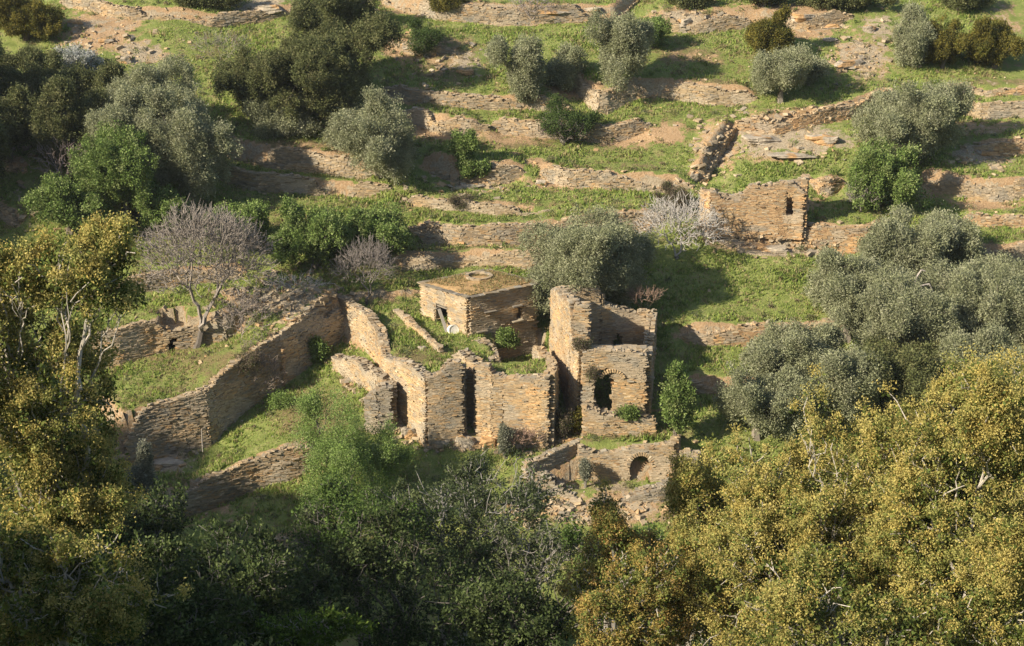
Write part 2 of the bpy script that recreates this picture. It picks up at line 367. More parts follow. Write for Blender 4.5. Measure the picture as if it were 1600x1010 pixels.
rock = np.clip(rock + .08 * fbm(GX / 5, GY / 2, 47), 0, 1)
for p in PLAT[:2]:
    m = inpoly(GX.ravel(), GY.ravel(), p['poly']).reshape(GX.shape); soil[m] *= .25; rock[m] *= .25
# fine relief
flat = np.ones(GX.shape)
GZ2 = GZ + (GY > 84) * (GY < 170) * (.10 * noise2(GX / .9, GY / .7, 51) + .06 * noise2(GX / .35, GY / .3, 52) + rock * .25 * (np.abs(noise2(GX / 1.5, GY / .5, 53))))
ny, nx = GX.shape
idx = np.arange(nx * ny).reshape(ny, nx)
Q = np.stack([idx[:-1, :-1], idx[:-1, 1:], idx[1:, 1:], idx[1:, :-1]], -1).reshape(-1, 4)
ter = mesh_np('hillside', np.stack([GX, GY, GZ2], -1).reshape(-1, 3), Q, M_GROUND, np.stack([soil, rock, dry], -1).reshape(-1, 3), smooth=True)
tag(ter, kind='structure')
def samp(A, x, y):
    i = np.clip(np.searchsorted(xs, x) - 1, 0, len(xs) - 2); j = np.clip(np.searchsorted(ys, y) - 1, 0, len(ys) - 2)
    return A[j, i]

# ------------------------------------------------------------------ stone walls
PAL_TAN = [((.43, .335, .215), 6), ((.47, .36, .22), 4), ((.38, .31, .215), 4), ((.46, .31, .17), 2), ((.32, .28, .22), 1.5), ((.54, .47, .35), 1)]
PAL_GREY = [((.27, .24, .19), 5), ((.33, .29, .22), 4), ((.22, .20, .17), 3), ((.36, .28, .18), 2), ((.38, .36, .31), 2)]
PAL_MIX = [((.38, .305, .205), 5), ((.34, .285, .21), 4), ((.41, .29, .165), 2.5), ((.43, .36, .26), 3), ((.28, .25, .20), 2)]
PAL_TERR = [((.36, .29, .19), 4), ((.40, .31, .20), 3), ((.31, .265, .20), 3), ((.44, .37, .27), 2)]
PAL_ORANGE = [((.44, .31, .18), 5), ((.47, .34, .20), 4), ((.36, .24, .14), 3), ((.34, .28, .20), 3), ((.50, .42, .30), 1)]
def pick(pal, n, r):
    c = np.array([p[0] for p in pal]) * np.array([.91, .87, .81]); w = np.array([p[1] for p in pal], float); w /= w.sum()
    return c[r.choice(len(c), n, p=w)] * (1 + r.normal(0, .07, (n, 1)))
BOXQ = np.array([[0, 1, 3, 2], [4, 6, 7, 5], [0, 4, 5, 1], [2, 3, 7, 6], [0, 2, 6, 4], [1, 5, 7, 3]])
def boxes(C, T, Nn, hs, r, jit=.012, tilt=.03, yaw=.05):
    """C centres, T tangents(2d), Nn normals(2d), hs half sizes (n,3) -> verts, quads"""
    n = len(C)
    ya = r.normal(0, yaw, n)[:, None]
    t3 = np.zeros((n, 3)); t3[:, :2] = T * np.cos(ya) + Nn * np.sin(ya); n3 = np.zeros((n, 3)); n3[:, :2] = Nn * np.cos(ya) - T * np.sin(ya)
    z3 = np.zeros((n, 3)); z3[:, 2] = 1
    a = r.normal(0, tilt, n)[:, None]; t3, z3 = t3 * np.cos(a) + z3 * np.sin(a), z3 * np.cos(a) - t3 * np.sin(a)
    a = r.normal(0, tilt, n)[:, None]; n3, z3 = n3 * np.cos(a) + z3 * np.sin(a), z3 * np.cos(a) - n3 * np.sin(a)
    V = []
    for i in (-1, 1):
        for j in (-1, 1):
            for k in (-1, 1):
                V.append(C + t3 * hs[:, :1] * i + n3 * hs[:, 1:2] * j + z3 * hs[:, 2:3] * k)
    V = np.stack(V, 1) + r.normal(0, 1, (n, 8, 3)) * jit
    q = (BOXQ[None] + (np.arange(n) * 8)[:, None, None]).reshape(-1, 4)
    return V.reshape(-1, 3), q
def wall_mesh(name, P, zt, zb, thick=.6, ch=.065, sl=.30, rough=.6, pal=PAL_TAN, opens=(), ragged=.12, seed=1, cap=True, parent=None, batter=0., capcol=PAL_GREY, both=True, top_jit=1.0):
    """P (n,2) plan line, zt/zb heights per node; opens: list of (s0,s1,zlo,zhi) with zlo,zhi numbers or functions of s"""
    r = np.random.default_rng(seed)
    P = np.asarray(P, float); d = np.hypot(*np.diff(P, axis=0).T); s_n = np.concatenate([[0], np.cumsum(d)]); L = s_n[-1]
    f = lambda v, s: np.interp(s, s_n, v)
    def frame(s):
        i = np.clip(np.searchsorted(s_n, s, side='right') - 1, 0, len(P) - 2)
        e = (P[i + 1] - P[i]) / d[i][:, None]
        return e, np.stack([e[:, 1], -e[:, 0]], 1)
    ev = lambda v, s: (v(s) if callable(v) else v + 0 * s)
    wob = lambda s: .05 * np.sin(s * 1.7 + seed) + .04 * np.sin(s * .63 + 2 * seed)
    rag = lambda s: ragged * noise3(s / .9, seed, .3, 5) + ragged * .6 * noise3(s / .3, seed, .7, 6)
    def opened(s, z, m=0.):
        o = np.zeros(s.shape, bool)
        for a, b, lo, hi in opens: o |= (s > a - m) & (s < b + m) & (z > ev(lo, s) - m) & (z < ev(hi, s) + m)
        return o
    Vs, Qs, Cs = [], [], []; off = 0
    def add(V, q, c):
        nonlocal off
        Vs.append(V); Qs.append(q + off); Cs.append(c); off += len(V)
    zmin, zmax = zb.min(), zt.max() + ragged
    nco = int((zmax - zmin) / ch) + 1
    allc = []
    for k in range(nco):
        z = zmin + (k + .5) * ch
        n = int(L / sl * 1.6) + 3
        ln = sl * (.45 + 1.1 * r.random(n) ** 1.3); cs = np.cumsum(ln) - r.random() * sl; mid = cs - ln / 2
        m = (mid > .02) & (mid < L - .02); mid = mid[m]; ln = ln[m]
        if not len(mid): continue
        zz = z + wob(mid)
        m = (zz < f(zt, mid) + rag(mid)) & (zz > f(zb, mid) - ch) & ~opened(mid, zz)
        mid, ln, zz = mid[m], ln[m], zz[m]
        if len(mid): allc.append((mid, ln, zz))
    if allc:
        mid = np.concatenate([a[0] for a in allc]); ln = np.concatenate([a[1] for a in allc]); zz = np.concatenate([a[2] for a in allc])
        for side in ((1, -1) if both else (1,)):
            n = len(mid); keep = r.random(n) > .02
            md = mid[keep] + (r.random(keep.sum()) - .5) * .1 * (side < 0); l_ = ln[keep]; z_ = zz[keep]; n = len(md)
            e, nn = frame(md); dep = .15
            bt = batter * (z_ - f(zb, md))
            o = side * (thick / 2 - dep + r.normal(0, .013 * rough, n) + .06 * noise3(md / 1.6, z_ / 1.1, seed, 8) + .012 * rough * noise3(md / .5, z_ / .3, seed, 9) + (r.random(n) < .012) * .1 - (r.random(n) < .012) * .12) - bt
            C = np.zeros((n, 3)); C[:, :2] = f_pos(P, s_n, md) + nn * o[:, None]; C[:, 2] = z_
            hs = np.stack([l_ / 2 * (.97 + .06 * r.random(n)), np.full(n, dep), ch / 2 * (.93 + .16 * r.random(n))], 1)
            V, q = boxes(C, e, nn, hs, r, .003 + .006 * rough, .008 + .012 * rough, .02 * rough)
            c = pick(pal, n, r)
            pn = noise3(C[:, 0] / 1.3, C[:, 1] / 1.3, C[:, 2] / .8, seed + 3)[:, None]
            c = c * (1 + .22 * pn) * np.where(pn > .35, np.array([[1.04, .97, .87]]), 1.0)
            pl = noise3(C[:, 0] / 1.9 + 7, C[:, 1] / 1.9, C[:, 2] / 1.5, seed + 13)[:, None]; c = np.where(pl > .30, c * .35 + np.array([[.43, .36, .26]]) * .62, c)
            gl = noise3(C[:, 0] / .8 + 3, C[:, 1] / .8, C[:, 2] / .5, seed + 23)[:, None]; c = np.where(gl > .42, c * .5 + np.array([[.25, .235, .195]]) * .5, c)
            topd = np.clip(1 - (f(zt, md) - z_) / .45, 0, 1)[:, None] * .6
            c = c * (1 - topd * .7) + pick(capcol, n, r) * topd * .7
            add(V, q, np.repeat(np.clip(c, .02, .8), 8, axis=0))
    # core
    ds = .22; ns = max(2, int(L / ds)); se = np.linspace(.05, L - .05, ns + 1)
    for i in range(ns):
        sm = (se[i] + se[i + 1]) / 2; one = np.array([sm])
        iv = [(float(f(zb, sm)) - .1, float(f(zt, sm) + rag(one)[0]) - .06)]
        for a, b, lo, hi in opens:
            if a < sm < b:
                lo_, hi_ = float(ev(lo, one)[0]), float(ev(hi, one)[0]); nv = []
                for z0, z1 in iv:
                    if lo_ > z0: nv.append((z0, min(z1, lo_)))
                    if hi_ < z1: nv.append((max(z0, hi_), z1))
                iv = nv
        e, nn = frame(one)
        for z0, z1 in iv:
            if z1 - z0 < .03: continue
            C = np.zeros((1, 3)); C[0, :2] = f_pos(P, s_n, one)[0]; C[0, 2] = (z0 + z1) / 2
            hs = np.array([[ds / 2 + .03, thick / 2 - .065, (z1 - z0) / 2]])
            V, q = boxes(C, e, nn, hs, r, .004, 0, 0); V[:, :2] -= nn * (batter * (V[:, 2:3] - float(f(zb, sm))))
            add(V, q, np.tile(np.array([[.25, .19, .12]]), (8, 1)))
    if cap:
        n = int(L / .17); md = r.random(n) * L
        zc = f(zt, md) + rag(md) + wob(md) * .5
        ok = ~opened(md, zc); md, zc = md[ok], zc[ok]; n = len(md); e, nn = frame(md)
        o = (r.random(n) - .5) * (thick - .2) - batter * (zc - f(zb, md))
        C = np.zeros((n, 3)); C[:, :2] = f_pos(P, s_n, md) + nn * o[:, None]; C[:, 2] = zc + (r.random(n) - .3) * .09 * top_jit
        hs = np.stack([.08 + .15 * r.random(n), .07 + .11 * r.random(n), .015 + .03 * r.random(n)], 1)
        V, q = boxes(C, e, nn, hs, r, .02, .12 * top_jit, .6)
        add(V, q, np.repeat(pick(capcol, n, r) * .5 + pick(pal, n, r) * .5, 8, axis=0))
    return mesh_np(name, np.concatenate(Vs), np.concatenate(Qs), M_STONE, np.concatenate(Cs), parent=parent)
def f_pos(P, s_n, s): return np.stack([np.interp(s, s_n, P[:, 0]), np.interp(s, s_n, P[:, 1])], 1)
def resample(P, step=.5):
    d = np.hypot(*np.diff(P, axis=0).T); s = np.concatenate([[0], np.cumsum(d)])
    t = np.linspace(0, s[-1], max(2, int(s[-1] / step) + 1)); return f_pos(P, s, t), t

cnt = 0
for wi, w in enumerate(TW):
    P, t = resample(w['P'][:, :2], .6)
    tg = np.gradient(P, axis=0); tg /= np.linalg.norm(tg, axis=1)[:, None]; nn = np.stack([tg[:, 1], -tg[:, 0]], 1)
    hi = P - nn * (1.8 if 'opening' in w else .35); lo = P + nn * .55
    zt = hfun(hi[:, 0], hi[:, 1]) + .10; zb = hfun(lo[:, 0], lo[:, 1]) - .35
    # runs that have slumped
    sl_ = noise3(t / 3.5, wi * 3.1, .2, 77); zt = zt - .12 - np.clip(sl_ + .02, 0, .5) * w['hw'] * 1.7 * (1 if w['hw'] < 2.25 else .55)
    P2 = P + nn * (.12 if w['hw'] > 2.25 else .2)
    opens = []
    if 'opening' in w:
        a, b, hgt = w['opening']; dl = F / 110
        pxs = np.array([800 + F * p[0] / (p[1] * cos(PITCH) + (CZ - z) * sin(PITCH)) for p, z in zip(P2, zb)])
        s0, s1 = np.interp([a, b], pxs, t); zl = DOOR[3]
        opens = [(s0, s1, zl - .9, zl + hgt / 22)]
    pal = PAL_TERR
    if w['px'][0][0] < 420 and w['px'][0][1] > 400: pal = PAL_MIX
    elif wi in (16, 17, 18, 24, 25): pal = PAL_ORANGE
    elif w['px'][0][0] > 1000: pal = PAL_ORANGE if wi % 2 else PAL_TERR
    elif wi % 3 == 1: pal = PAL_MIX
    o = wall_mesh(w['name'], P2, zt, zb, .5, .10 if P[:, 1].mean() > 116 else .085, .34, 1.5, pal, opens, .14, 100 + wi, True, None, .04 if w['hw'] > 2.25 else .10, both=False, capcol=PAL_TERR)
    tag(o, w['label'], 'wall', G1 if w['name'] == 'terrace_wall' else 'retaining walls of the ruined farm')

# roof slabs and lintel over the small doorway
dr = ([], [], [], [0]); rd = np.random.default_rng(8)
for i in range(9):
    for j in range(6):
      for zl2 in np.arange(DOOR[3] + 1.1, DOOR[3] + 1.45, .1):
        c2 = DOOR[0] + DOOR[1] * (-.9 + i * .225) + DOOR[2] * (.12 + j * .29); V, q = boxes(np.array([[c2[0], c2[1], zl2 + rd.random() * .03]]), DOOR[1][None], -DOOR[2][None], np.array([[.16, .18, .055]]), rd, .01, .02, .05)
        dr[0].append(V); dr[1].append(q + dr[3][0]); dr[2].append(np.tile(pick(PAL_MIX, 1, rd)[0], (8, 1))); dr[3][0] += 8
tag(mesh_np('roof_slabs', np.concatenate(dr[0]), np.concatenate(dr[1]), M_STONE, np.concatenate(dr[2])), 'flat slabs roofing the small square doorway under the leafless tree', 'roof')
# ------------------------------------------------------------------ the ruin
RU = 'walls of the ruined farmstead'
def nodes(spec, zb):
    A = np.array([N(*p) for p in spec]); return A[:, :2], A[:, 2], (np.full(len(A), zb) if np.isscalar(zb) else np.array(zb, float))
def dens(P, *vals, step=.4):
    d = np.hypot(*np.diff(P, axis=0).T); s = np.concatenate([[0], np.cumsum(d)]); t = np.union1d(np.linspace(0, s[-1], max(2, int(s[-1] / step) + 1)), s)
    return (f_pos(P, s, t),) + tuple(np.interp(t, s, v) for v in vals) + (t,)
def px_of(P, z): return 800 + F * P[:, 0] / (P[:, 1] * cos(PITCH) + (CZ - z) * sin(PITCH))
def py_to_z(row, Y, x=0):
    d = ray(800, row); return CZ + d[2] * Y / d[1]
def arc_at(P, z, px):                   # arc length along a plan line where it crosses a picture column
    P2, t = resample(P, .05); q = px_of(P2, np.full(len(P2), z)); o = np.argsort(q); return float(np.interp(px, q[o], t[o]))
seed_ = [500]
def rw(name, label, spec, zb, cat='wall', parent=None, opens=(), group=RU, **k):
    P, zt, zbv = nodes(spec, zb); P, zt, zbv, t = dens(P, zt, zbv); seed_[0] += 1
    o = wall_mesh(name, P, zt, zbv, opens=opens, seed=seed_[0], parent=parent, **k)
    if parent is None: tag(o, label, cat, group)
    return o
def quad_slab(C, T, sz, r=rng): # a single stone slab, C centre, T 2d direction, sz half sizes
    T = np.array(T, float); T /= np.hypot(*T)
    return boxes(np.array([C], float), T[None], np.array([[T[1], -T[0]]]), np.array([sz], float), r, .012, .02, .02)

# --- roofed house
Fc = N(733, 464, 110.0); Rc = N(835, 443, 112.3); Lc = N(662, 444, 113.7); Bc = np.array([*N(760, 428, 116.0)[:2], 6.75])
house = empty('stone_house', (Fc[0], Fc[1], 3.8)); hl = house.location.copy()
tag(house, 'small square stone house with flat earth roof and one dark doorway', 'house')
def hw_(spec3, zb, **k):
    A = np.array(spec3); P, zt, zbv, t = dens(A[:, :2], A[:, 2], np.array(zb, float)); seed_[0] += 1
    o = wall_mesh('wall', P, zt, zbv, seed=seed_[0], parent=house, **k); shift(o, hl); return o
LF = np.array([Lc[:2], Fc[:2]]); FR = np.array([Fc[:2], Rc[:2]])
s0, s1 = arc_at(LF, 5, 684), arc_at(LF, 5, 705)
hw_([Lc, Fc], [3.4, 3.4], pal=PAL_TAN, opens=[(s0, s1, py_to_z(508, 111.6), py_to_z(479, 111.6))], ragged=.02, cap=False, ch=.06, sl=.34, rough=.45)
w0, w1 = arc_at(FR, 5, 802), arc_at(FR, 5, 813)
hw_([Fc, Rc], [2.6, 1.0], pal=PAL_MIX, opens=[(w0, w1, py_to_z(498, 111.4), py_to_z(480, 111.4))], ragged=.02, cap=False, ch=.06, sl=.34, rough=.45)
hw_([Rc, Bc], [1.5, 3.5], pal=PAL_MIX, ragged=.02, cap=False); hw_([Bc, Lc], [3.5, 3.4], pal=PAL_MIX, ragged=.02, cap=False)
n = 26; u, v = np.meshgrid(np.linspace(0, 1, n), np.linspace(0, 1, n))
e1 = Rc - Fc; e2 = Lc - Fc; mar = -.01
uu, vv = u * (1 + 2 * mar) - mar, v * (1 + 2 * mar) - mar
RZ = Fc[2] + uu * e1[2] + vv * e2[2] + uu * vv * (Bc[2] - Rc[2] - Lc[2] + Fc[2])
bul = .28 * (np.sin(pi * np.clip(u, 0, 1)) * np.sin(pi * np.clip(v, 0, 1))) ** .6
RXY = Fc[None, None, :2] + uu[..., None] * e1[:2] + vv[..., None] * e2[:2]
top = np.concatenate([RXY, (RZ + .10 + bul + .05 * noise2(RXY[..., 0] * 2, RXY[..., 1] * 2, 5) + .04 * noise2(RXY[..., 0] * 5, RXY[..., 1] * 5, 6))[..., None]], -1).reshape(-1, 3)
bot = np.concatenate([RXY, (RZ + .0)[..., None]], -1).reshape(-1, 3)
ii = np.arange(n * n).reshape(n, n); q = np.stack([ii[:-1, :-1], ii[:-1, 1:], ii[1:, 1:], ii[1:, :-1]], -1).reshape(-1, 4)
ed = list(ii[0, :]) + list(ii[1:, -1]) + list(ii[-1, -2::-1]) + list(ii[-2:0:-1, 0])
sd = np.array([[ed[k], ed[(k + 1) % len(ed)], ed[(k + 1) % len(ed)] + n * n, ed[k] + n * n] for k in range(len(ed))])
roof = mesh_np('roof', np.concatenate([top, bot]), [q, sd, q[:, ::-1] + n * n], M_EARTHROOF, smooth=False, parent=house); shift(roof, hl)
def blades(P, L, r, spread=.55, wd=.2):
    d = r.normal(0, spread, (len(P), 3)); d[:, 2] = 1; d /= np.linalg.norm(d, axis=1, keepdims=True)
    s = np.cross(d, r.normal(0, 1, (len(P), 3))); s /= np.linalg.norm(s, axis=1, keepdims=True)
    return np.stack([P - s * L * wd, P + s * L * wd, P + d * L], 1).reshape(-1, 3), np.arange(len(P) * 3).reshape(-1, 3)
rr5 = np.random.default_rng(33); nb_ = 5200; bu, bv = rr5.random(nb_), rr5.random(nb_)
keep = (noise2(bu * 6, bv * 5, 21) > -.25) & (np.hypot((bu - .5) * 5.5, (bv - .5) * 5) > .75); bu, bv = bu[keep], bv[keep]; fi, fj = (bu * (n - 1)).astype(int), (bv * (n - 1)).astype(int)
Pb = np.concatenate([Fc[:2] + bu[:, None] * e1[:2] + bv[:, None] * e2[:2], top.reshape(n, n, 3)[fj, fi, 2][:, None]], 1)
Vb, qb = blades(Pb, (.06 + .12 * rr5.random((len(Pb), 1))), rr5); cb = np.array([(.34, .24, .11), (.42, .33, .17), (.27, .24, .10), (.20, .22, .08)])[rr5.integers(0, 4, len(Pb))]
dg = mesh_np('dry_grass', Vb, qb, M_GRASSB, np.repeat(cb, 3, axis=0), parent=house); dg['kind'] = 'stuff'; shift(dg, hl)
# slate eaves: thin slabs all round the roof edge
Vs, Qs, Cs = [], [], []; off = 0
r_ = np.random.default_rng(12)
def addto(L_, V, q_, c): L_[0].append(V); L_[1].append(q_ + L_[3][0]); L_[2].append(np.tile(c, (len(V), 1)) if np.ndim(c) == 1 else c); L_[3][0] += len(V)
def acc(): return ([], [], [], [0])
def build(L_, name, mat, parent=None, smooth=False): return mesh_np(name, np.concatenate(L_[0]), np.concatenate(L_[1]), mat, np.concatenate(L_[2]), parent=parent, smooth=smooth)
ea = acc(); cor = [Fc, Rc, Bc, Lc]
for k in range(4):
    a, b = cor[k], cor[(k + 1) % 4]; L_ = np.hypot(*(b - a)[:2]); T = (b - a)[:2] / L_; nn = np.array([T[1], -T[0]])
    s = 0
    while s < L_:
        l_ = .3 + r_.random() * .4; c = a + (b - a) * min(1, (s + l_ / 2) / L_)
        C = np.array([c[0] + nn[0] * (.17 + r_.random() * .08), c[1] + nn[1] * (.17 + r_.random() * .08), c[2] + .04 + r_.random() * .06])
        V, q_ = quad_slab(C, T, (l_ / 2, .2, .02), r_); addto(ea, V, q_, pick(PAL_GREY, 1, r_)[0] * .8); s += l_ * .85
eo = build(ea, 'slate_eaves', M_STONE, house); shift(eo, hl)
# ring of stones round the smoke hole in the roof
rg = acc(); cc = N(748, 438, 113.4)
rz = lambda x, y: 6.9
for layer in range(1):
    for k in range(15):
        a = 2 * pi * (k + .5 * layer) / 15; C = np.array([cc[0] + .85 * cos(a), cc[1] + .8 * sin(a), 7.27])
        V, q_ = quad_slab(C, (-sin(a), cos(a)), (.19, .13, .07), r_); addto(rg, V, q_, pick(PAL_MIX, 1, r_)[0])
ro = build(rg, 'smoke_hole_ring', M_STONE, house); shift(ro, hl)
# projecting slabs and the blocked window sill
def ledge(px, row, Y, T, sz, nm='slab', par=house, loc=None):
    L2 = acc(); C = N(px, row, Y); V, q_ = quad_slab(C, T, sz, r_); addto(L2, V, q_, pick(PAL_GREY, 1, r_)[0]); o = build(L2, nm, M_STONE, par); shift(o, hl if loc is None else loc); return o
Tf = (Rc - Fc)[:2]; Tl = (Fc - Lc)[:2]
ledge(765, 486, 110.4, Tf, (.45, .28, .03), 'projecting_slab'); ledge(808, 501, 111.2, Tf, (.42, .25, .03), 'window_sill'); ledge(808, 478, 111.25, Tf, (.35, .18, .04), 'window_lintel')
ledge(752, 517, 110.1, Tf, (.4, .25, .03), 'projecting_slab'); ledge(674, 462, 112.9, Tl, (.4, .22, .04), 'projecting_slab'); ledge(694, 479, 112.0, Tl, (.55, .22, .04), 'door_lintel')
# inner blocked niche face
nb = acc(); V, q_ = quad_slab(N(807, 490, 112.1), Tf, (.5, .1, .6), r_); addto(nb, V, q_, np.array([.30, .22, .13])); o = build(nb, 'blocked_window', M_STONE, house); shift(o, hl)

# plank and white drum beside the door
def bar(name, label, cat, a, b, w, t, mat):
    a, b = np.array(a), np.array(b); d = b - a; L_ = np.linalg.norm(d); d /= L_; s = np.cross(d, [0, 0, 1]); s /= np.linalg.norm(s); up = np.cross(s, d)
    m = 8; V = []
    for i in range(m + 1):
        c = a + d * L_ * i / m
        for p, q2 in ((-1, -1), (1, -1), (1, 1), (-1, 1)): V.append(c + s * w / 2 * p * (1 + .06 * sin(i * 2)) + up * t / 2 * q2)
    V = np.array(V); Fq = []
    for i in range(m):
        for k in range(4): Fq.append([i * 4 + k, i * 4 + (k + 1) % 4, i * 4 + 4 + (k + 1) % 4, i * 4 + 4 + k])
    Fq.append([3, 2, 1, 0]); Fq.append([m * 4 + k for k in range(4)])
    o = mesh_np(name, V, np.array(Fq), mat); return tag(o, label, cat)
pb = N(701, 531, 110.0); bar('plank', 'weathered grey plank leaning against the house wall beside the doorway', 'plank', (pb[0], pb[1], 3.9), N(686, 483, 111.75), .22, .06, M_PLANK)
def drum(name, label, c, ax, R_, L_, mat):
    ax = np.array(ax, float); ax /= np.linalg.norm(ax); s = np.cross(ax, [0, 0, 1]); s /= np.linalg.norm(s); up = np.cross(s, ax); V = []; m = 24
    prof = [(-.5, .0), (-.5, .8), (-.5, 1), (-.46, 1.04), (-.4, 1), (.4, 1), (.46, 1.04), (.5, 1), (.5, .86), (.42, .82), (.40, 0)]
    for pz, pr in prof:
        for k in range(m):
            a = 2 * pi * k / m; V.append(np.array(c) + ax * pz * L_ + (s * cos(a) + up * sin(a)) * R_ * pr)
    Fq = [[i * m + k, i * m + (k + 1) % m, (i + 1) * m + (k + 1) % m, (i + 1) * m + k] for i in range(len(prof) - 1) for k in range(m)]
    return tag(mesh_np(name, V, np.array(Fq), mat), label, 'basin')
dc = N(708, 521, 110.4); drum('basin', 'round white basin lying on its side under the house doorway', (dc[0], dc[1], 4.28), (.35, -.9, .35), .38, .42, M_WHITE)

# --- two storey tower
tw_loc = N(911, 670, 103.2)
tower = empty('ruined_tower', tuple(tw_loc)); tag(tower, 'tall roofless stone tower with a ragged dark hole in its front wall', 'ruin')
def tpart(name, spec, zb, **k):
    o = rw(name, None, spec, zb, parent=tower, **k); shift(o, tw_loc); return o
FP = np.array([N(911, 560, 103.2)[:2], N(1010, 560, 103.2)[:2]])
zA = py_to_z(642, 103.2); zB = py_to_z(579, 103.2); hs0 = arc_at(FP, 2, 926); hs1 = arc_at(FP, 2, 958)
sc_ = arc_at(FP, 2, 942)
lo_f = lambda s: zA + .9 * np.clip(-(s - sc_ + .15) / .5, 0, 1) - .15 * (s > sc_) + .28 * noise3(s / .14, 1, 1, 3)
hi_f = lambda s: zB + .1 - .9 * np.clip(-(s - sc_) / .65, 0, 1) - .5 * np.clip((s - sc_ - .25) / .4, 0, 1) + .28 * noise3(s / .16, 5, 1, 3)
tpart('front_wall', [(911, 548, 103.2), (935, 545, 103.2), (970, 547, 103.2), (1010, 550, 103.2)], -.6, opens=[(hs0, hs1, lo_f, hi_f)], ragged=.05, thick=.7)
tpart('side_wall', [(868, 452, 110.0), (874, 453, 109.0), (883, 462, 107.4), (890, 466, 106.2), (899, 472, 104.7)], -.6, ragged=.08, thick=.75)
tpart('side_wall', [(899, 474, 104.7), (903, 548, 104.0), (911, 548, 103.4)], -.6, ragged=.1, thick=.7)
tpart('front_pier', [(899, 473, 104.5), (921, 477, 104.4)], .4, ragged=.1, thick=.8)
tpart('back_wall', [(870, 451, 110.2), (900, 448, 110.5), (933, 449, 110.8), (937, 456, 110.8), (938, 475, 110.9), (960, 478, 111.0), (990, 484, 111.2), (994, 490, 111.2), (998, 484, 111.2), (1018, 488, 111.2)], 0.5, ragged=.08, thick=.8,
      opens=[(arc_at(np.array([N(870, 500, 110.2)[:2], N(1018, 500, 111.2)[:2]]), 4, 958), arc_at(np.array([N(870, 500, 110.2)[:2], N(1018, 500, 111.2)[:2]]), 4, 975), py_to_z(548, 111), lambda s: py_to_z(519, 111) - .9 * (np.abs(s - arc_at(np.array([N(870, 500, 110.2)[:2], N(1018, 500, 111.2)[:2]]), 4, 966.5)) / .45) ** 2)])
tpart('side_wall', [(1010, 552, 103.4), (1011, 552, 105.0), (1013, 540, 107), (1016, 505, 109), (1019, 488, 110.9)], -.6, ragged=.12, thick=.7)
# broken vault floor inside at first floor level, with the brush on the front ledge
fl = acc(); A0, A1, A2, A3 = N(905, 548, 104.0), N(1008, 552, 103.9), N(1014, 540, 107), N(893, 530, 106.5)
m = 14
for i in range(m):
    for j in range(8):
        uu_, vv_ = (i + .5) / m, (j + .5) / 8
        p = (A0 * (1 - uu_) + A1 * uu_) * (1 - vv_) + (A3 * (1 - uu_) + A2 * uu_) * vv_
        if vv_ > .55 + .25 * sin(uu_ * 5): continue
        V, q_ = quad_slab((p[0], p[1], 5.25 - vv_ * .9 + r_.random() * .1), (1, .05), (.2, .25, .16), r_); addto(fl, V, q_, pick(PAL_MIX, 1, r_)[0])
o = build(fl, 'vault_floor', M_STONE, tower); shift(o, tw_loc)
# arch of relieving stones above the hole
ar = acc(); ac = N(957, 592, 102.80)
for k in range(13):
    a = pi * (.08 + .84 * k / 12); C = np.array([ac[0] + .75 * cos(a), ac[1], ac[2] - .05 + .62 * sin(a)])
    V, q_ = boxes(C[None], np.array([[1., 0]]), np.array([[0, -1.]]), np.array([[.1, .1, .045]]), r_, .012, .0, .0)
    c0 = C; dv = V - c0; ca, sa = cos(a), sin(a); V = c0 + np.stack([dv[:, 0] * ca - dv[:, 2] * sa, dv[:, 1], dv[:, 0] * sa + dv[:, 2] * ca], 1)
    addto(ar, V, q_, np.array([.5, .36, .2]))
o = build(ar, 'relieving_arch', M_STONE, tower); shift(o, tw_loc)
tpart('plinth_wall', [(911, 636, 102.55), (925, 640, 102.55), (950, 648, 102.55), (985, 650, 102.55), (1005, 650, 102.5), (1024, 654, 102.5)], -.5, thick=.7, ragged=.08)

# --- big double block with grass on top, left of the tower
blk_loc = N(668, 680, 102.3)
block = empty('ruined_block', tuple(blk_loc)); tag(block, 'wide stone building with grass roof and a deep dark vertical slot', 'ruin')
def bpart(name, spec, zb, **k):
    o = rw(name, None, spec, zb, parent=block, **k); shift(o, blk_loc); return o
bpart('left_wall', [(600, 556, 106.6), (622, 563, 105.0), (645, 574, 103.7), (668, 590, 102.3)], [0, -.2, -.6, -1.2], thick=.7, ragged=.14, batter=.03)
bpart('front_wall', [(668, 588, 102.3), (690, 582, 102.4), (704, 566, 102.5), (721, 566, 102.6)], -1.4, thick=.75, ragged=.12, pal=PAL_MIX, batter=.02)
bpart('slot_wall', [(721, 570, 102.8), (723, 578, 104.3)], -1.3, thick=.5, ragged=.05)
bpart('slot_wall', [(722, 574, 104.3), (748, 580, 104.1)], -1.3, thick=.5, ragged=.05)
bpart('slot_wall', [(748, 578, 104.2), (746, 576, 103.1)], -1.3, thick=.5, ragged=.05)
bpart('front_wall', [(745, 572, 103.1), (765, 570, 102.9), (770, 582, 102.8), (787, 586, 102.7)], -1.3, thick=.7, ragged=.08, batter=.01)
bpart('front_wall', [(788, 588, 102.5), (820, 588, 102.3), (858, 587, 102.0)], -1.4, thick=.7, ragged=.06)
bpart('right_wall', [(858, 584, 102.0), (864, 570, 104.0), (858, 556, 106.4), (848, 548, 107.8), (838, 543, 108.6)], [-1.2, -.6, .6, 1.2, 1.4], thick=.7, ragged=.15, capcol=PAL_MIX)
rw('curved_wall', 'short curved stone wall from the house corner beside the dark pit', [(735, 528, 109.7), (752, 532, 109.0), (768, 545, 107.6), (772, 562, 105.6)], 3.0, thick=.8, ragged=.1)
rw('rubble_wall', 'low heap of slabs in the middle of the grassy roof', [(712, 552, 105.6), (722, 548, 105.4), (735, 556, 104.8), (748, 564, 104.4)], 3.6, thick=.8, ragged=.22)
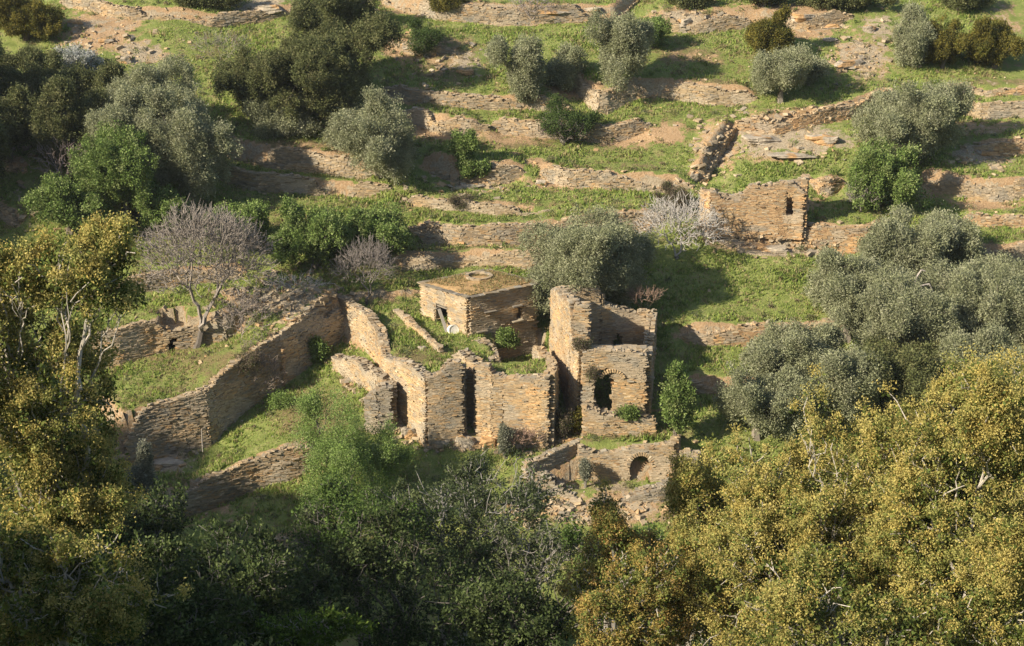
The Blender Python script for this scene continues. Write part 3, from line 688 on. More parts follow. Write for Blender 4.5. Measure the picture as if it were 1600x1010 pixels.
rw('low_wall', 'thin low stone kerb crossing the grass toward the house', [(618, 482, 114.2), (640, 500, 111.4), (664, 520, 109.2), (690, 545, 106.6)], 3.7, thick=.35, ragged=.08)

# --- courtyard walls
rw('courtyard_wall', 'stepped orange stone wall descending from the rubble to the grassy block', [(528, 462, 115.2), (548, 470, 114.0), (575, 488, 112.2), (594, 512, 110.0), (600, 534, 108.3), (604, 552, 106.9)], [1.2, 1.0, .8, .6, .4, .2], thick=.7, ragged=.14)
rw('courtyard_wall', 'dark end wall joining the slanting wall to the stepped orange wall', [(505, 455, 116.2), (530, 462, 115.2), (548, 502, 114.6), (566, 510, 113.2)], .8, thick=.6, ragged=.1, pal=PAL_MIX)
rw('broken_wall', 'broken lit wall curving round the lower grass terrace', [(527, 556, 110.8), (550, 560, 109.3), (580, 574, 107.2), (606, 588, 105.2), (609, 604, 103.8)], [.8, .6, .2, -.4, -.8], thick=.9, ragged=.2, pal=PAL_MIX)
rw('broken_wall', 'rough grey wall end turning down beside the pale green bush', [(572, 618, 103.6), (590, 606, 103.5), (610, 602, 103.6)], -1.6, thick=.9, ragged=.25, pal=PAL_GREY)
rw('broken_wall', 'small bright orange wall stub right of the leafless tree', [(341, 452, 117.3), (352, 450, 116.6), (375, 462, 115.2), (400, 482, 113.4)], 3.0, thick=.9, ragged=.22, pal=PAL_ORANGE)
rw('pillar', 'narrow orange pillar at the bend of the slanting wall', [(434, 537, 109.8), (441, 539, 109.7)], .3, cat='pillar', thick=.5, ragged=.05, pal=PAL_ORANGE)
# --- vault with arch below the tower
v_loc = N(940, 745, 100.9); vault = empty('arched_vault', tuple(v_loc)); tag(vault, 'low stone building with a round arch under the tower terrace', 'ruin')
def vpart(name, spec, zb, **k):
    o = rw(name, None, spec, zb, parent=vault, **k); shift(o, v_loc); return o
VP = np.array([N(905, 720, 101.0)[:2], N(1054, 720, 100.7)[:2]])
a0, a1 = arc_at(VP, -1.5, 983), arc_at(VP, -1.5, 1019); am = (a0 + a1) / 2; ah = (a1 - a0) / 2
zc = py_to_z(728, 100.8); zt_ = py_to_z(709, 100.8)
vpart('front_wall', [(905, 694, 101.0), (930, 706, 101.0), (960, 704, 100.95), (985, 698, 100.9), (1030, 694, 100.8), (1054, 690, 100.7)], -4.2, thick=.6, ragged=.06,
      opens=[(a0, a1, -5, lambda s: zc + (zt_ - zc) * np.sqrt(np.clip(1 - ((s - am) / ah) ** 2, 0, 1)))])
vpart('side_wall', [(1054, 684, 100.7), (1058, 678, 103.2)], -4, thick=.6, ragged=.1)
vs = acc()
for k in range(17):
    a = pi * (k + .5) / 17; C = np.array([VP[0, 0] + (VP[1, 0] - VP[0, 0]) * am / np.hypot(*(VP[1] - VP[0])) + (ah + .09) * cos(a), 100.62, zc + (zt_ - zc + .09) * sin(a)])
    V, q_ = boxes(C[None], np.array([[1., 0]]), np.array([[0, -1.]]), np.array([[.13, .12, .045]]), r_, .01, 0, 0)
    dv = V - C; ca, sa = cos(a), sin(a); V = C + np.stack([dv[:, 0] * ca - dv[:, 2] * sa, dv[:, 1], dv[:, 0] * sa + dv[:, 2] * ca], 1)
    addto(vs, V, q_, pick(PAL_TAN, 1, r_)[0])
o = build(vs, 'arch_ring', M_STONE, vault); shift(o, v_loc)
rw('broken_wall', 'lit stone pier half hidden by yellow leaves right of the arch', [(1066, 700, 100.4), (1092, 706, 100.2)], -4, thick=.6, ragged=.15)
rw('broken_wall', 'rough sprawling wall in front of the arch', [(806, 768, 98.9), (828, 756, 98.8), (850, 744, 98.7), (868, 758, 98.6), (905, 779, 98.3), (935, 788, 98.1), (985, 776, 98.0), (1030, 762, 98.1), (1052, 752, 98.4)], -4.8, thick=.9, ragged=.15, pal=PAL_GREY, batter=.12)
rw('broken_wall', 'diagonal grey wall rising to the grass ledge left of the arch', [(820, 722, 99.6), (850, 711, 100.3), (880, 699, 101.0), (906, 688, 101.8)], -3.0, thick=.5, ragged=.08, pal=PAL_GREY)
# --- doorway hut on the hill
hb = G(1185, 346)
hut_loc = tuple(hb); hut = empty('ruined_hut', hut_loc); tag(hut, 'ruined hut front with a narrow doorway set against the hillside', 'ruin')
YH = 123.06; hb[1] = 123.0; hb[2] = 8.2; hut_loc = tuple(hb); hut.location = hut_loc
HP = np.array([N(1122, 300, YH)[:2], N(1258, 300, YH - .6)[:2]])
zb_ = py_to_z(350, YH); d0, d1 = arc_at(HP, 8, 1225) + .45, arc_at(HP, 8, 1240) + .45
e0, e1_ = arc_at(HP, 8, 1132), arc_at(HP, 8, 1163)
o = rw('front_wall', None, [(1112, 298, YH), (1128, 306, YH), (1140, 314, YH), (1158, 312, YH), (1168, 296, YH), (1182, 290, YH - .1), (1205, 294, YH - .2), (1218, 284, YH - .3), (1240, 281, YH - .4), (1250, 290, YH - .5), (1258, 298, YH - .6)], zb_ - .95, parent=hut, pal=PAL_ORANGE, thick=.6, ragged=.22,
       opens=[(d0, d1, py_to_z(334, YH), py_to_z(296, YH))]); shift(o, hut_loc)
o = rw('side_wall', None, [(1258, 278, YH - .6), (1259, 274, YH + 1.2)], zb_ - .95, parent=hut, pal=PAL_ORANGE, thick=.5, ragged=.1); shift(o, hut_loc)
o = rw('side_wall', None, [(1098, 296, YH + 1.2), (1106, 296, YH + .4), (1113, 298, YH)], zb_ - .95, parent=hut, pal=PAL_ORANGE, thick=.5, ragged=.15); shift(o, hut_loc)

o = rw('back_wall', None, [(1118, 302, 125.2), (1150, 306, 125.1), (1172, 298, 125.0), (1200, 286, 124.9), (1262, 282, 124.6)], 7.8, parent=hut, pal=PAL_TERR, thick=.5, ragged=.15); shift(o, hut_loc)
# ------------------------------------------------------------------ rocks
def rock_v(c, sz, seed, rot=0, tilt=0.):
    r = np.random.default_rng(seed); nu, nv = 40, 26
    U, Vv = np.meshgrid(np.linspace(0, 2 * pi, nu, endpoint=False), np.linspace(-pi / 2, pi / 2, nv))
    x, y, z = np.cos(U) * np.cos(Vv), np.sin(U) * np.cos(Vv), np.sin(Vv)
    pn = r.normal(0, 1, (15, 3)) * np.array([1, 1, .8]); pn /= np.linalg.norm(pn, axis=1, keepdims=True); pn = np.concatenate([pn, [[0, .1, 1], [.1, -.98, .1]]]); pd = np.concatenate([r.uniform(.62, .95, 15), [.55, .7]])
    dt = np.maximum(x[..., None] * pn[:, 0] + y[..., None] * pn[:, 1] + z[..., None] * pn[:, 2], .05); rad = np.minimum((pd / dt).min(-1), 1.15); x, y, z = x * rad, y * rad, z * rad
    lay = np.floor(z * 5 + .6 * noise3(x * 1.3, y * 1.3, 0, seed))
    k = 1 + .13 * noise3(lay * 3.3, U * 1.2 + 3, 0, seed + 1) + .10 * noise3(x * 2.5, y * 2.5, z * 2, seed + 2)
    x, y = x * k, y * k; z = z * (1 + .3 * noise3(x * 1.7, y * 1.7, 2, seed + 3)) + tilt * x
    ca, sa = cos(rot), sin(rot); X, Yy = x * sz[0], y * sz[1]
    P = np.stack([c[0] + X * ca - Yy * sa, c[1] + X * sa + Yy * ca, c[2] + z * sz[2]], -1).reshape(-1, 3)
    i = np.arange(nu * nv).reshape(nv, nu); j = np.roll(i, -1, 1)
    q = np.stack([i[:-1], j[:-1], j[1:], i[1:]], -1).reshape(-1, 4)
    col = np.array([.34, .29, .22]) * (1 + .3 * noise3(P[:, 0], P[:, 1], P[:, 2] * 3, seed + 5))[:, None]
    om = (noise3(P[:, 0] * .9, P[:, 1] * .9, P[:, 2] * 2, seed + 9) > .25)[:, None]
    col = np.where(om, np.array([.40, .25, .12]), col)
    return P, q, np.clip(col, .05, .7)
RK = [ # px,py,w(px),h(px),label
 (118, 36, 26, 20, 'blocky orange rock at the upper left above the blossoming bush'), (165, 62, 34, 14, 'flat cracked ledge above the blossoming bush'), (198, 92, 22, 26, 'pale upright rock beside the blossoming bush'),
 (422, 12, 50, 20, 'large pale overhanging slab at the top behind the big tree'), (860, 20, 56, 12, 'long flat rock shelf under the top terrace wall'), (925, 16, 36, 12, 'shadowed flat rock right of the long shelf'),
 (1072, 34, 34, 22, 'two layered pale rock near the top centre right'), (1255, 28, 52, 22, 'big cracked pale outcrop at the top right'), (1298, 40, 34, 16, 'grey slab beside the big cracked outcrop'), (1360, 45, 22, 22, 'pale broken rock left of the upper right olive'),
 (1300, 62, 26, 9, 'small flat white rock below the cracked outcrop'), (1330, 98, 52, 20, 'tilted pale slab above the stone rib'), (1190, 216, 74, 20, 'long smooth grey outcrop under the climbing wall'), (1285, 216, 54, 26, 'rounded grey outcrop left of the large pale olive'),
 (1240, 242, 80, 10, 'thin rock ledge above the doorway hut meadow'), (1208, 388, 60, 16, 'long white rock lens in the bare orange bank'), (1265, 352, 18, 14, 'single square block on the edge of the orange bank'), (1140, 355, 40, 22, 'pale rubble boulder below the doorway hut'),
 (640, 70, 36, 14, 'flat layered rock right of the big dark tree'), (728, 112, 34, 12, 'grey flat rock on the upper green slope'), (762, 86, 14, 10, 'small dark gapped rock beside the left olive'), (735, 290, 44, 14, 'pale boulder below the sapling'), (800, 240, 26, 8, 'flat grey stone in the green strip above the sapling wall'),
 (1545, 240, 44, 16, 'grey rock shelf near the right edge'), (1592, 458, 24, 26, 'pale upright rock at the right edge above the olive grove'), (1085, 275, 18, 26, 'grey standing stone beside the stone rib'), (845, 285, 20, 16, 'pale fallen block left of the long sunlit terrace wall'),
 (225, 690, 40, 26, 'dark tilted slab pile left of the slanting wall'), (262, 722, 50, 14, 'long pale slab in the left gully'), (722, 686, 34, 34, 'jagged pale rock at the foot of the dark slot'), (762, 690, 40, 26, 'rounded pale rock right of the jagged one'), (640, 676, 28, 36, 'leaning pale rock above the bright bush'),
 (690, 690, 40, 22, 'low rock at the foot of the grassy block'), (660, 544, 14, 8, 'flat slab lying on the grass roof'), (890, 688, 20, 10, 'grey slab on the slope under the tower'), (455, 500, 30, 12, 'pale slabs on the rubble left of the stepped wall'), (390, 480, 40, 14, 'slate slabs beside the orange wall stub')]
for i, (px, py, w, h, lb) in enumerate(RK):
    g = G(px, py + h * .3); k = pxm(g)
    c = (g[0], g[1] + .15, g[2] + h / k * .15)
    P, q, col = rock_v(c, (w / k / 2, max(w / k / 3.2, .25), h / k * .5), 900 + i, r_.normal(0, .15), r_.normal(0, .12))
    tag(mesh_np('rock', P, q, M_ROCK, col), lb, 'rock', 'rocks on the hillside')

# loose rubble: countless small stones
def rubble(name, n, regions, smin, smax, pal, seed):
    r = np.random.default_rng(seed); pts = []
    for (px, py, rx, ry, m) in regions:
        for _ in range(m):
            a, b = r.normal(0, .5, 2); pts.append(G(px + a * rx, py + b * ry))
    C = np.array(pts); s = smin + (smax - smin) * r.random(len(C)) ** 2.5
    an = r.random(len(C)) * 2 * pi; T = np.stack([np.cos(an), np.sin(an)], 1)
    C[:, 2] += s * .15
    V, q = boxes(C, T, np.stack([T[:, 1], -T[:, 0]], 1), np.stack([s, s * .7, s * .32], 1), r, .025, .25, .3)
    return tag(mesh_np(name, V, q, M_STONE, np.repeat(pick(pal, len(C), r), 8, axis=0)), kind='stuff')
rubble('rubble', 0, [(450, 470, 90, 40, 420), (490, 495, 50, 20, 120), (380, 475, 50, 22, 120), (1140, 345, 70, 40, 260), (1240, 385, 150, 26, 160), (1110, 245, 40, 50, 120), (1240, 180, 130, 14, 120), (740, 290, 80, 18, 120),
   (1320, 90, 70, 50, 120), (720, 690, 110, 20, 180), (240, 705, 60, 30, 160), (620, 665, 40, 30, 90), (930, 800, 140, 26, 260), (1230, 240, 120, 16, 80), (860, 690, 60, 30, 40), (160, 70, 80, 30, 90), (700, 100, 80, 40, 80), (560, 600, 40, 20, 50), (60, 320, 70, 60, 120), (30, 240, 50, 40, 60), (1540, 250, 80, 30, 70), (1100, 30, 90, 16, 60)], .07, .34, PAL_MIX, 61)
r6 = np.random.default_rng(62)
X_ = r6.uniform(-42, 42, 26000); Y_ = r6.uniform(93, 162, 26000)
pr = .03 + .5 * samp(soil, X_, Y_) + .9 * samp(rock, X_, Y_); m_ = r6.random(len(X_)) < pr * .45; X_, Y_ = X_[m_], Y_[m_]
s = .04 + .16 * r6.random(len(X_)) ** 3; C = np.stack([X_, Y_, ground_z(X_, Y_) + s * .15], 1); an = r6.random(len(C)) * 2 * pi; T = np.stack([np.cos(an), np.sin(an)], 1)
V, q = boxes(C, T, np.stack([T[:, 1], -T[:, 0]], 1), np.stack([s, s * .75, s * .4], 1), r6, .02, .3, .3)
tag(mesh_np('loose_stones', V, q, M_STONE, np.repeat(pick(PAL_TAN, len(C), r6), 8, axis=0)), kind='stuff')

# ------------------------------------------------------------------ vegetation
def tubes(segs, sides=5):
    """segs (n,8): p0 r0 p1 r1 -> tapered tubes"""
    A = np.asarray(segs, float); p0, r0, p1, r1 = A[:, :3], A[:, 3:4], A[:, 4:7], A[:, 7:8]
    d = p1 - p0; L = np.linalg.norm(d, axis=1, keepdims=True); d = d / np.maximum(L, 1e-6)
    ref = np.where(np.abs(d[:, 2:3]) > .9, np.array([[1., 0, 0]]), np.array([[0, 0, 1.]]))
    a = np.cross(d, ref); a /= np.linalg.norm(a, axis=1, keepdims=True); b = np.cross(d, a)
    V = []
    for base, rr, ex in ((p0, r0, -.15), (p1, r1, .15)):
        for k in range(sides):
            t = 2 * pi * k / sides; V.append(base + d * rr * ex + (a * cos(t) + b * sin(t)) * rr)
    V = np.stack(V, 1); n = len(A)
    Q = np.array([[k, (k + 1) % sides, sides + (k + 1) % sides, sides + k] for k in range(sides)])
    return V.reshape(-1, 3), (Q[None] + (np.arange(n) * 2 * sides)[:, None, None]).reshape(-1, 4)
def grow(start, targets, r0, r, wig=.12, tipr=.012, frac=.42):
    segs = []
    def curve(a, b, ra, rb):
        L = np.linalg.norm(b - a); m = max(2, min(5, int(L / .5) + 1)); prev = a
        off_ = r.normal(0, wig * L * .6, 3)
        for i in range(1, m + 1):
            t = i / m; p = a + (b - a) * t + off_ * sin(pi * t) + (r.normal(0, wig * L * .12, 3) if i < m else 0)
            segs.append((*prev, lerp(ra, rb, (i - 1) / m), *p, lerp(ra, rb, t))); prev = p
    def rec(p, T, rad, dep):
        if len(T) <= 2 or dep > 10:
            for t in T: curve(p, t, max(tipr * 1.3, rad * .7), tipr)
            return
        k = 2 if len(T) < 10 or r.random() < .6 else 3
        C = T[r.choice(len(T), k, replace=False)].copy()
        for _ in range(3):
            lab = np.argmin(((T[:, None] - C[None]) ** 2).sum(-1), 1)
            for j in range(k):
                if (lab == j).any(): C[j] = T[lab == j].mean(0)
        for j in range(k):
            Tj = T[lab == j]
            if not len(Tj): continue
            q = p + (C[j] - p) * frac
            rj = rad * max(.35, (len(Tj) / len(T)) ** .45)
            curve(p, q, rj * 1.05, rj * .9); rec(q, Tj, rj * .9, dep + 1)
    rec(np.asarray(start, float), np.asarray(targets, float), r0, 0)
    return segs
def leaves(P, size, asp, r, outward=None, up=.25, droop=0.):
    n = len(P)
    d = r.normal(0, 1, (n, 3)); d[:, 2] += up - droop
    if outward is not None: d += outward * .8
    d /= np.linalg.norm(d, axis=1, keepdims=True)
    s = np.cross(d, r.normal(0, 1, (n, 3))); s /= np.linalg.norm(s, axis=1, keepdims=True)
    L = size * (.6 + .8 * r.random((n, 1))); Wd = L * asp
    V = np.stack([P, P + d * L * .45 + s * Wd * .5, P + d * L, P + d * L * .45 - s * Wd * .5], 1)
    return V.reshape(-1, 3), np.arange(n * 4).reshape(-1, 4)
KIND = {
 'olive':  dict(leaf=.15, asp=.42, rc=.38, per=100, dens=1.5, cols=[(.27, .285, .16), (.31, .32, .19), (.22, .235, .12), (.36, .36, .23)], bark=(.22, .19, .15), cat='olive tree'),
 'dark':   dict(leaf=.15, asp=.5, rc=.36, per=80, dens=1.5, cols=[(.12, .135, .05), (.16, .175, .07), (.21, .205, .09), (.085, .095, .035)], bark=(.15, .13, .10), cat='tree'),
 'green':  dict(leaf=.15, asp=.6, rc=.30, per=52, dens=1.35, cols=[(.15, .22, .055), (.21, .28, .08), (.27, .32, .12), (.11, .16, .04)], bark=(.18, .15, .12), cat='bush'),
 'yellow': dict(leaf=.13, asp=.6, rc=.30, per=80, dens=1.6, cols=[(.16, .14, .03), (.22, .185, .035), (.10, .095, .025), (.13, .14, .03)], bark=(.16, .13, .10), cat='bush'),
 'feather': dict(leaf=.12, asp=.38, rc=.42, per=75, dens=1.25, cols=[(.19, .28, .07), (.25, .34, .10), (.14, .21, .045), (.30, .37, .14)], bark=(.18, .15, .12), cat='tree'),
 'silver': dict(leaf=.12, asp=.4, rc=.22, per=60, dens=1.4, cols=[(.20, .21, .15), (.27, .27, .20), (.13, .14, .09)], bark=(.2, .18, .15), cat='bush'),
 'white':  dict(leaf=.12, asp=.6, rc=.3, per=50, dens=1.3, cols=[(.5, .5, .46), (.3, .32, .25), (.12, .14, .07), (.6, .6, .56)], bark=(.2, .18, .15), cat='bush'),
 'brown':  dict(leaf=.10, asp=.35, rc=.25, per=45, dens=1.3, cols=[(.18, .14, .10), (.12, .10, .06), (.10, .12, .04)], bark=(.2, .17, .14), cat='bush'),
 'sparse': dict(leaf=.11, asp=.55, rc=.30, per=26, dens=1.2, cols=[(.07, .11, .03), (.10, .15, .04), (.05, .075, .02)], bark=(.30, .27, .23), cat='tree'),
}
tseed = [2000]
def crown_targets(c, R, r, rc, dens, flat=.0, nl=None, lob=(.24, .5), sink=.8):
    """clump centres on the surfaces of several lobes gathered in an ellipsoid"""
    nl = (nl or int(7 + 5 * r.random())) + 3
    T = []
    cs = []
    for i in range(nl):
        d = r.normal(0, 1, 3); d /= np.linalg.norm(d); d[2] = r.uniform(-.8, .75)
        rr_ = r.uniform(*lob); cs.append((d * min(r.uniform(.4, sink + .1), 1.06 - rr_), rr_))
    cs.append((np.zeros(3), .46)); nl += 0
    for d, rr in cs:
        area = 4 * pi * (rr * R.mean()) ** 2; m = int(area / (rc * rc * 2.2) * dens) + 4
        u = r.normal(0, 1, (m, 3)); u /= np.linalg.norm(u, axis=1, keepdims=True)
        p = d + u * rr * (1 - .35 * r.random((m, 1)) ** 2) * (1 + .22 * noise3(u[:, :1] * 2 + 9, u[:, 1:2] * 2, u[:, 2:] * 2, int(r.integers(999))))
        keep = (p[:, 2] > -.98)
        for e, re in cs:
            if e is d: continue
            keep &= (np.linalg.norm(p - e, axis=1) > re * .62)
        T.append(p[keep])
    for k in range(int(r.integers(2, 5))):     # stray tufts beyond the outline
        d = r.normal(0, 1, 3); d[2] = abs(d[2]) * .8; d /= np.linalg.norm(d); u = r.normal(0, 1, (max(4, int(.10 * sum(map(len, T)))), 3)); T.append(d * r.uniform(.9, 1.05) + u * .10)
    T = np.concatenate(T)
    for k in range(4 if R.mean() > 1.7 else 1): # bites out of the crown
        d = r.normal(0, 1, 3); d /= np.linalg.norm(d); T = T[np.linalg.norm(T - d * r.uniform(.75, 1.0), axis=1) > r.uniform(.18, .36)]
    T = T[r.random(len(T)) > .12]; pk = noise3(T[:, 0] * 3.3, T[:, 1] * 3.3, T[:, 2] * 1.8, int(r.integers(999)))[:, None]; T = T * (1 + .26 * np.clip(pk, -.7, 1)) + r.normal(0, .03, T.shape)
    return c + T * R
def tree(name, label, kind, cx, cy, rx, ry, Y=None, base=None, group=None, dep=None, sc=1.0, per=1.0, nl=None, trunk=True, up=0.):
    tseed[0] = zlib.crc32(label.encode()) % 100000; r = np.random.default_rng(tseed[0]); K = KIND[kind]
    if Y is None:
        g = G(cx, base if base is not None else cy + ry * .92); Y = g[1]
    c = N(cx, cy, Y); k = pxm(c)
    Rx, Rz = rx / k, ry / k; Ry = dep if dep else min(Rx, Rz * 1.25) * .95
    R = np.array([Rx, Ry, Rz])
    gz = float(ground_z(c[0], Y)); perch = name == 'tuft'
    if perch: gz = c[2] - Rz
    elif c[2] - Rz > gz + .1:
        topz = c[2] + Rz; bz = max(gz, topz - 2 * Rz * 2.2); Rz = (topz - bz) / 2; c = np.array([c[0], c[1], bz + Rz]); R = np.array([Rx, Ry, Rz])
    gz = min(gz, c[2] - Rz * .35)
    loc = (c[0], Y, gz)
    o = empty(name, loc); tag(o, label, K['cat'], group)
    T = crown_targets(c, R * .92, r, K['rc'] * sc, K['dens'], nl=nl)
    T[:, 2] = np.maximum(T[:, 2], gz + .12 + .3 * r.random(len(T)))
    n = int(K['per'] * per); P = np.repeat(T, n, axis=0) + r.normal(0, K['rc'] * sc * .5, (len(T) * n, 3)) * np.array([1, 1, 1.25])
    P[:, 2] = np.maximum(P[:, 2], gz + .02)
    ow = (P - c) / R; ow /= np.maximum(np.linalg.norm(ow, axis=1, keepdims=True), .2)
    V, q = leaves(P, K['leaf'] * sc, K['asp'], r, ow, .3)
    cols = np.array(K['cols']); w = np.ones(len(cols)); w[0] = 2; w /= w.sum()
    tc = np.repeat(r.normal(0, .10, (len(T), 1)), n, axis=0)
    ck = np.repeat(r.choice(len(cols), len(T), p=w), n); ck = np.where(r.random(len(P)) < .35, r.choice(len(cols), len(P), p=w), ck)
    col = cols[ck] * (1 + tc + r.normal(0, .10, (len(P), 1)))
    cr = mesh_np('crown', V, q, M_LEAF, np.repeat(np.clip(col, .01, .9), 4, axis=0), parent=o); shift(cr, loc)
    nT = T if len(T) < 160 else T[r.choice(len(T), 160, replace=False)]
    if perch: return o
    b = np.array([c[0], Y, gz - .15]); f_ = np.array([c[0] + r.normal(0, .12), Y, gz + max(.15, (c[2] - Rz - gz) * .8 + Rz * .3)])
    tr = max(.08, min(.3, Rx * .09))
    sg = [(*b, tr * 1.3, *f_, tr)] + grow(f_, nT, tr * .85, r, .15, .012)
    V, q = tubes(sg, 5); o2 = mesh_np('trunk', V, q, M_BARK, np.tile(np.array(K['bark']), (len(V), 1)), parent=o); shift(o2, loc)
    return o
def bare_tree(name, label, cx, cy, rx, ry, base, Y=None, n=420, col=(.30, .26, .23), tr=.16, tip=.014, group='leafless grey trees and shrubs', leafy=0, lean=0, kindl='green', basex=None, cat='tree', sink=.1):
    tseed[0] = zlib.crc32(label.encode()) % 100000; r = np.random.default_rng(tseed[0])
    if Y is None: Y = G(cx if basex is None else basex, base)[1]
    c = N(cx, cy, Y); k = pxm(c); R = np.array([rx / k, min(rx, ry * 1.3) / k * .8, ry / k])
    b = N(cx if basex is None else basex, base, Y); b[2] = min(b[2], float(ground_z(b[0], b[1]))) - .1 if abs(b[2] - float(ground_z(b[0], b[1]))) < 1.5 else float(ground_z(b[0], b[1]))
    loc = tuple(b); o = empty(name, loc); tag(o, label, cat, group)
    u = r.normal(0, 1, (n, 3)); u /= np.linalg.norm(u, axis=1, keepdims=True); u[:, 2] = np.where(u[:, 2] < -.35, -u[:, 2], u[:, 2])
    lum = 1 + .3 * noise3(u[:, 0] * 2.2, u[:, 1] * 2.2, u[:, 2] * 2.2, tseed[0])
    T = c + u * R * (lum * (.45 + .55 * r.random(n) ** .6))[:, None]
    T[:, 2] = np.maximum(T[:, 2], ground_z(T[:, 0], T[:, 1]) + .05)
    f_ = b + (c - b) * .3 + np.array([0, 0, -R[2] * .15])
    sg = [(*b, tr * 1.3, *(b + (f_ - b) * .5 + r.normal(0, .08, 3)), tr * 1.1)]; sg.append((*sg[0][4:7], tr * 1.1, *f_, tr))
    br = grow(f_, T, tr * .85, r, .22, tip, .36)
    V, q = tubes(sg, 7); t_ = mesh_np('trunk', V, q, M_BARK, np.tile(np.array(col) * .5, (len(V), 1)), parent=o); shift(t_, loc)
    # twigs off the ends
    tw_ = []
    for t in T:
        d0 = (t - f_) / max(.1, np.linalg.norm(t - f_))
        for _ in range(2):
            e = t + (d0 + r.normal(0, .6, 3)) * r.uniform(.15, .4); tw_.append((*t, tip, *e, tip * .5))
    V, q = tubes(br + tw_, 4); cc_ = np.array(col) * 1.1
    cr = mesh_np('branches', V, q, M_BARK, np.tile(cc_, (len(V), 1)) * (1 + .12 * r.normal(0, 1, (len(V), 1))), parent=o); shift(cr, loc)
    if leafy:
        K = KIND[kindl]; s = T[r.choice(n, int(n * .7), replace=False)]; P = np.repeat(s, leafy, axis=0) + r.normal(0, .16, (len(s) * leafy, 3))
        V, q = leaves(P, K['leaf'], K['asp'], r); cl = np.array(K['cols'])[r.choice(len(K['cols']), len(P))]
        l_ = mesh_np('foliage', V, q, M_LEAF, np.repeat(cl, 4, axis=0), parent=o); shift(l_, loc)
    return o

GO = 'olive trees on the hillside'; GD = 'dark evergreen trees'; GB = 'bright green bushes'; GY_ = 'yellow green bushes on the upper slope'
# upper slope, left
tree('bush', 'dense yellow green bush in the top left corner', 'yellow', 38, 22, 58, 42, group=GY_)
tree('bush', 'white blossoming bush in the upper left below the rocks', 'white', 125, 92, 42, 26)
tree('evergreen_tree', 'huge dark green rounded tree in the upper left', 'dark', 505, 100, 100, 90, base=185, group=GD, nl=12)
tree('evergreen_tree', 'dark tree merging into the left side of the huge rounded tree', 'dark', 400, 130, 66, 62, base=190, group=GD, nl=8)
tree('evergreen_tree', 'small dark tree rising behind the huge rounded tree at the top edge', 'dark', 540, 15, 60, 38, base=50, group=GD)
tree('evergreen_tree', 'dark shrub at the very top left of centre', 'dark', 325, -4, 60, 18, base=12, group=GD)
tree('olive_tree', 'low olive at the foot of the huge dark tree', 'olive', 430, 180, 62, 34, base=210, group=GO)
tree('olive_tree', 'dusky round olive standing on the shaded meadow wall', 'olive', 590, 218, 76, 62, base=276, group=GO, nl=9)
tree('olive_tree', 'small olive crown tucked low left of the dusky round olive', 'olive', 545, 200, 42, 34, base=228, group=GO)
tree('bush', 'loose pale green shrub on the bank right of the huge dark tree', 'sparse', 665, 60, 36, 30, base=88, group=None, per=2)
tree('bush', 'small yellow green bush at the top edge left of centre', 'yellow', 702, 2, 32, 18, base=18, group=GY_)
tree('olive_tree', 'left one of the two neighbouring olives high on the slope', 'olive', 815, 105, 46, 58, base=158, group=GO)
tree('olive_tree', 'tall upright olive casting a long shadow to its right', 'olive', 966, 78, 46, 70, base=148, group=GO, nl=9)
tree('olive_tree', 'shaded low crown between the two high olives', 'olive', 882, 108, 34, 30, base=140, group=GO)
tree('bush', 'shaded small shrub behind the tall upright olive', 'green', 1020, 52, 26, 24, base=76)
tree('bush', 'dull yellow green bush behind the leaning silvery olive', 'yellow', 1203, 58, 42, 36, base=94, group=GY_)
tree('olive_tree', 'leaning silvery olive with bare grey stems', 'olive', 1222, 112, 50, 50, base=160, group=GO)
tree('olive_tree', 'small olive sprig right of the leaning silvery olive', 'olive', 1265, 112, 26, 24, base=134, group=GO)
tree('bush', 'small round bush at the top edge of the right slope', 'dark', 1075, 0, 34, 12, base=12)
tree('evergreen_tree', 'dark evergreen shrub hanging over the top edge right of centre', 'dark', 1320, -6, 70, 26, base=16, group=GD, nl=9)
tree('evergreen_tree', 'dark evergreen shrub at the top edge above the cracked outcrop', 'dark', 1195, -8, 50, 20, base=12, group=GD)
tree('evergreen_tree', 'shrub row end at the top right edge', 'dark', 1500, -2, 60, 22, base=16, group=GD)
tree('olive_tree', 'grey green round olive at the upper right beside yellow bushes', 'olive', 1428, 62, 36, 44, base=102, group=GO)
tree('bush', 'yellow green bush directly right of the upper right olive', 'yellow', 1475, 70, 36, 40, base=106, group=GY_)
tree('bush', 'large golden green bush at the upper right edge', 'yellow', 1556, 68, 52, 42, base=106, group=GY_, nl=9)
tree('olive_tree', 'large pale round olive on the right slope', 'olive', 1420, 192, 88, 68, base=250, group=GO, nl=12)
tree('bush', 'bright green bush growing under the large pale olive', 'green', 1375, 272, 62, 56, base=322, group=GB, nl=9)
tree('bush', 'bright green slender sapling in front of the bulging terrace wall', 'green', 726, 228, 22, 30, base=256, group=GB)
tree('bush', 'small bright green bush at the sapling foot', 'green', 735, 263, 26, 14, base=276, group=GB)
tree('bush', 'dull brown green thorny bush on the central terrace', 'sparse', 880, 192, 56, 34, base=222, per=1.6)
tree('bush', 'small brown bush on the low kerb above the ruins', 'brown', 716, 316, 20, 13, base=326)
tree('bush', 'brown leafy mound left of the pale leafless fan', 'brown', 1060, 308, 34, 26, base=332)
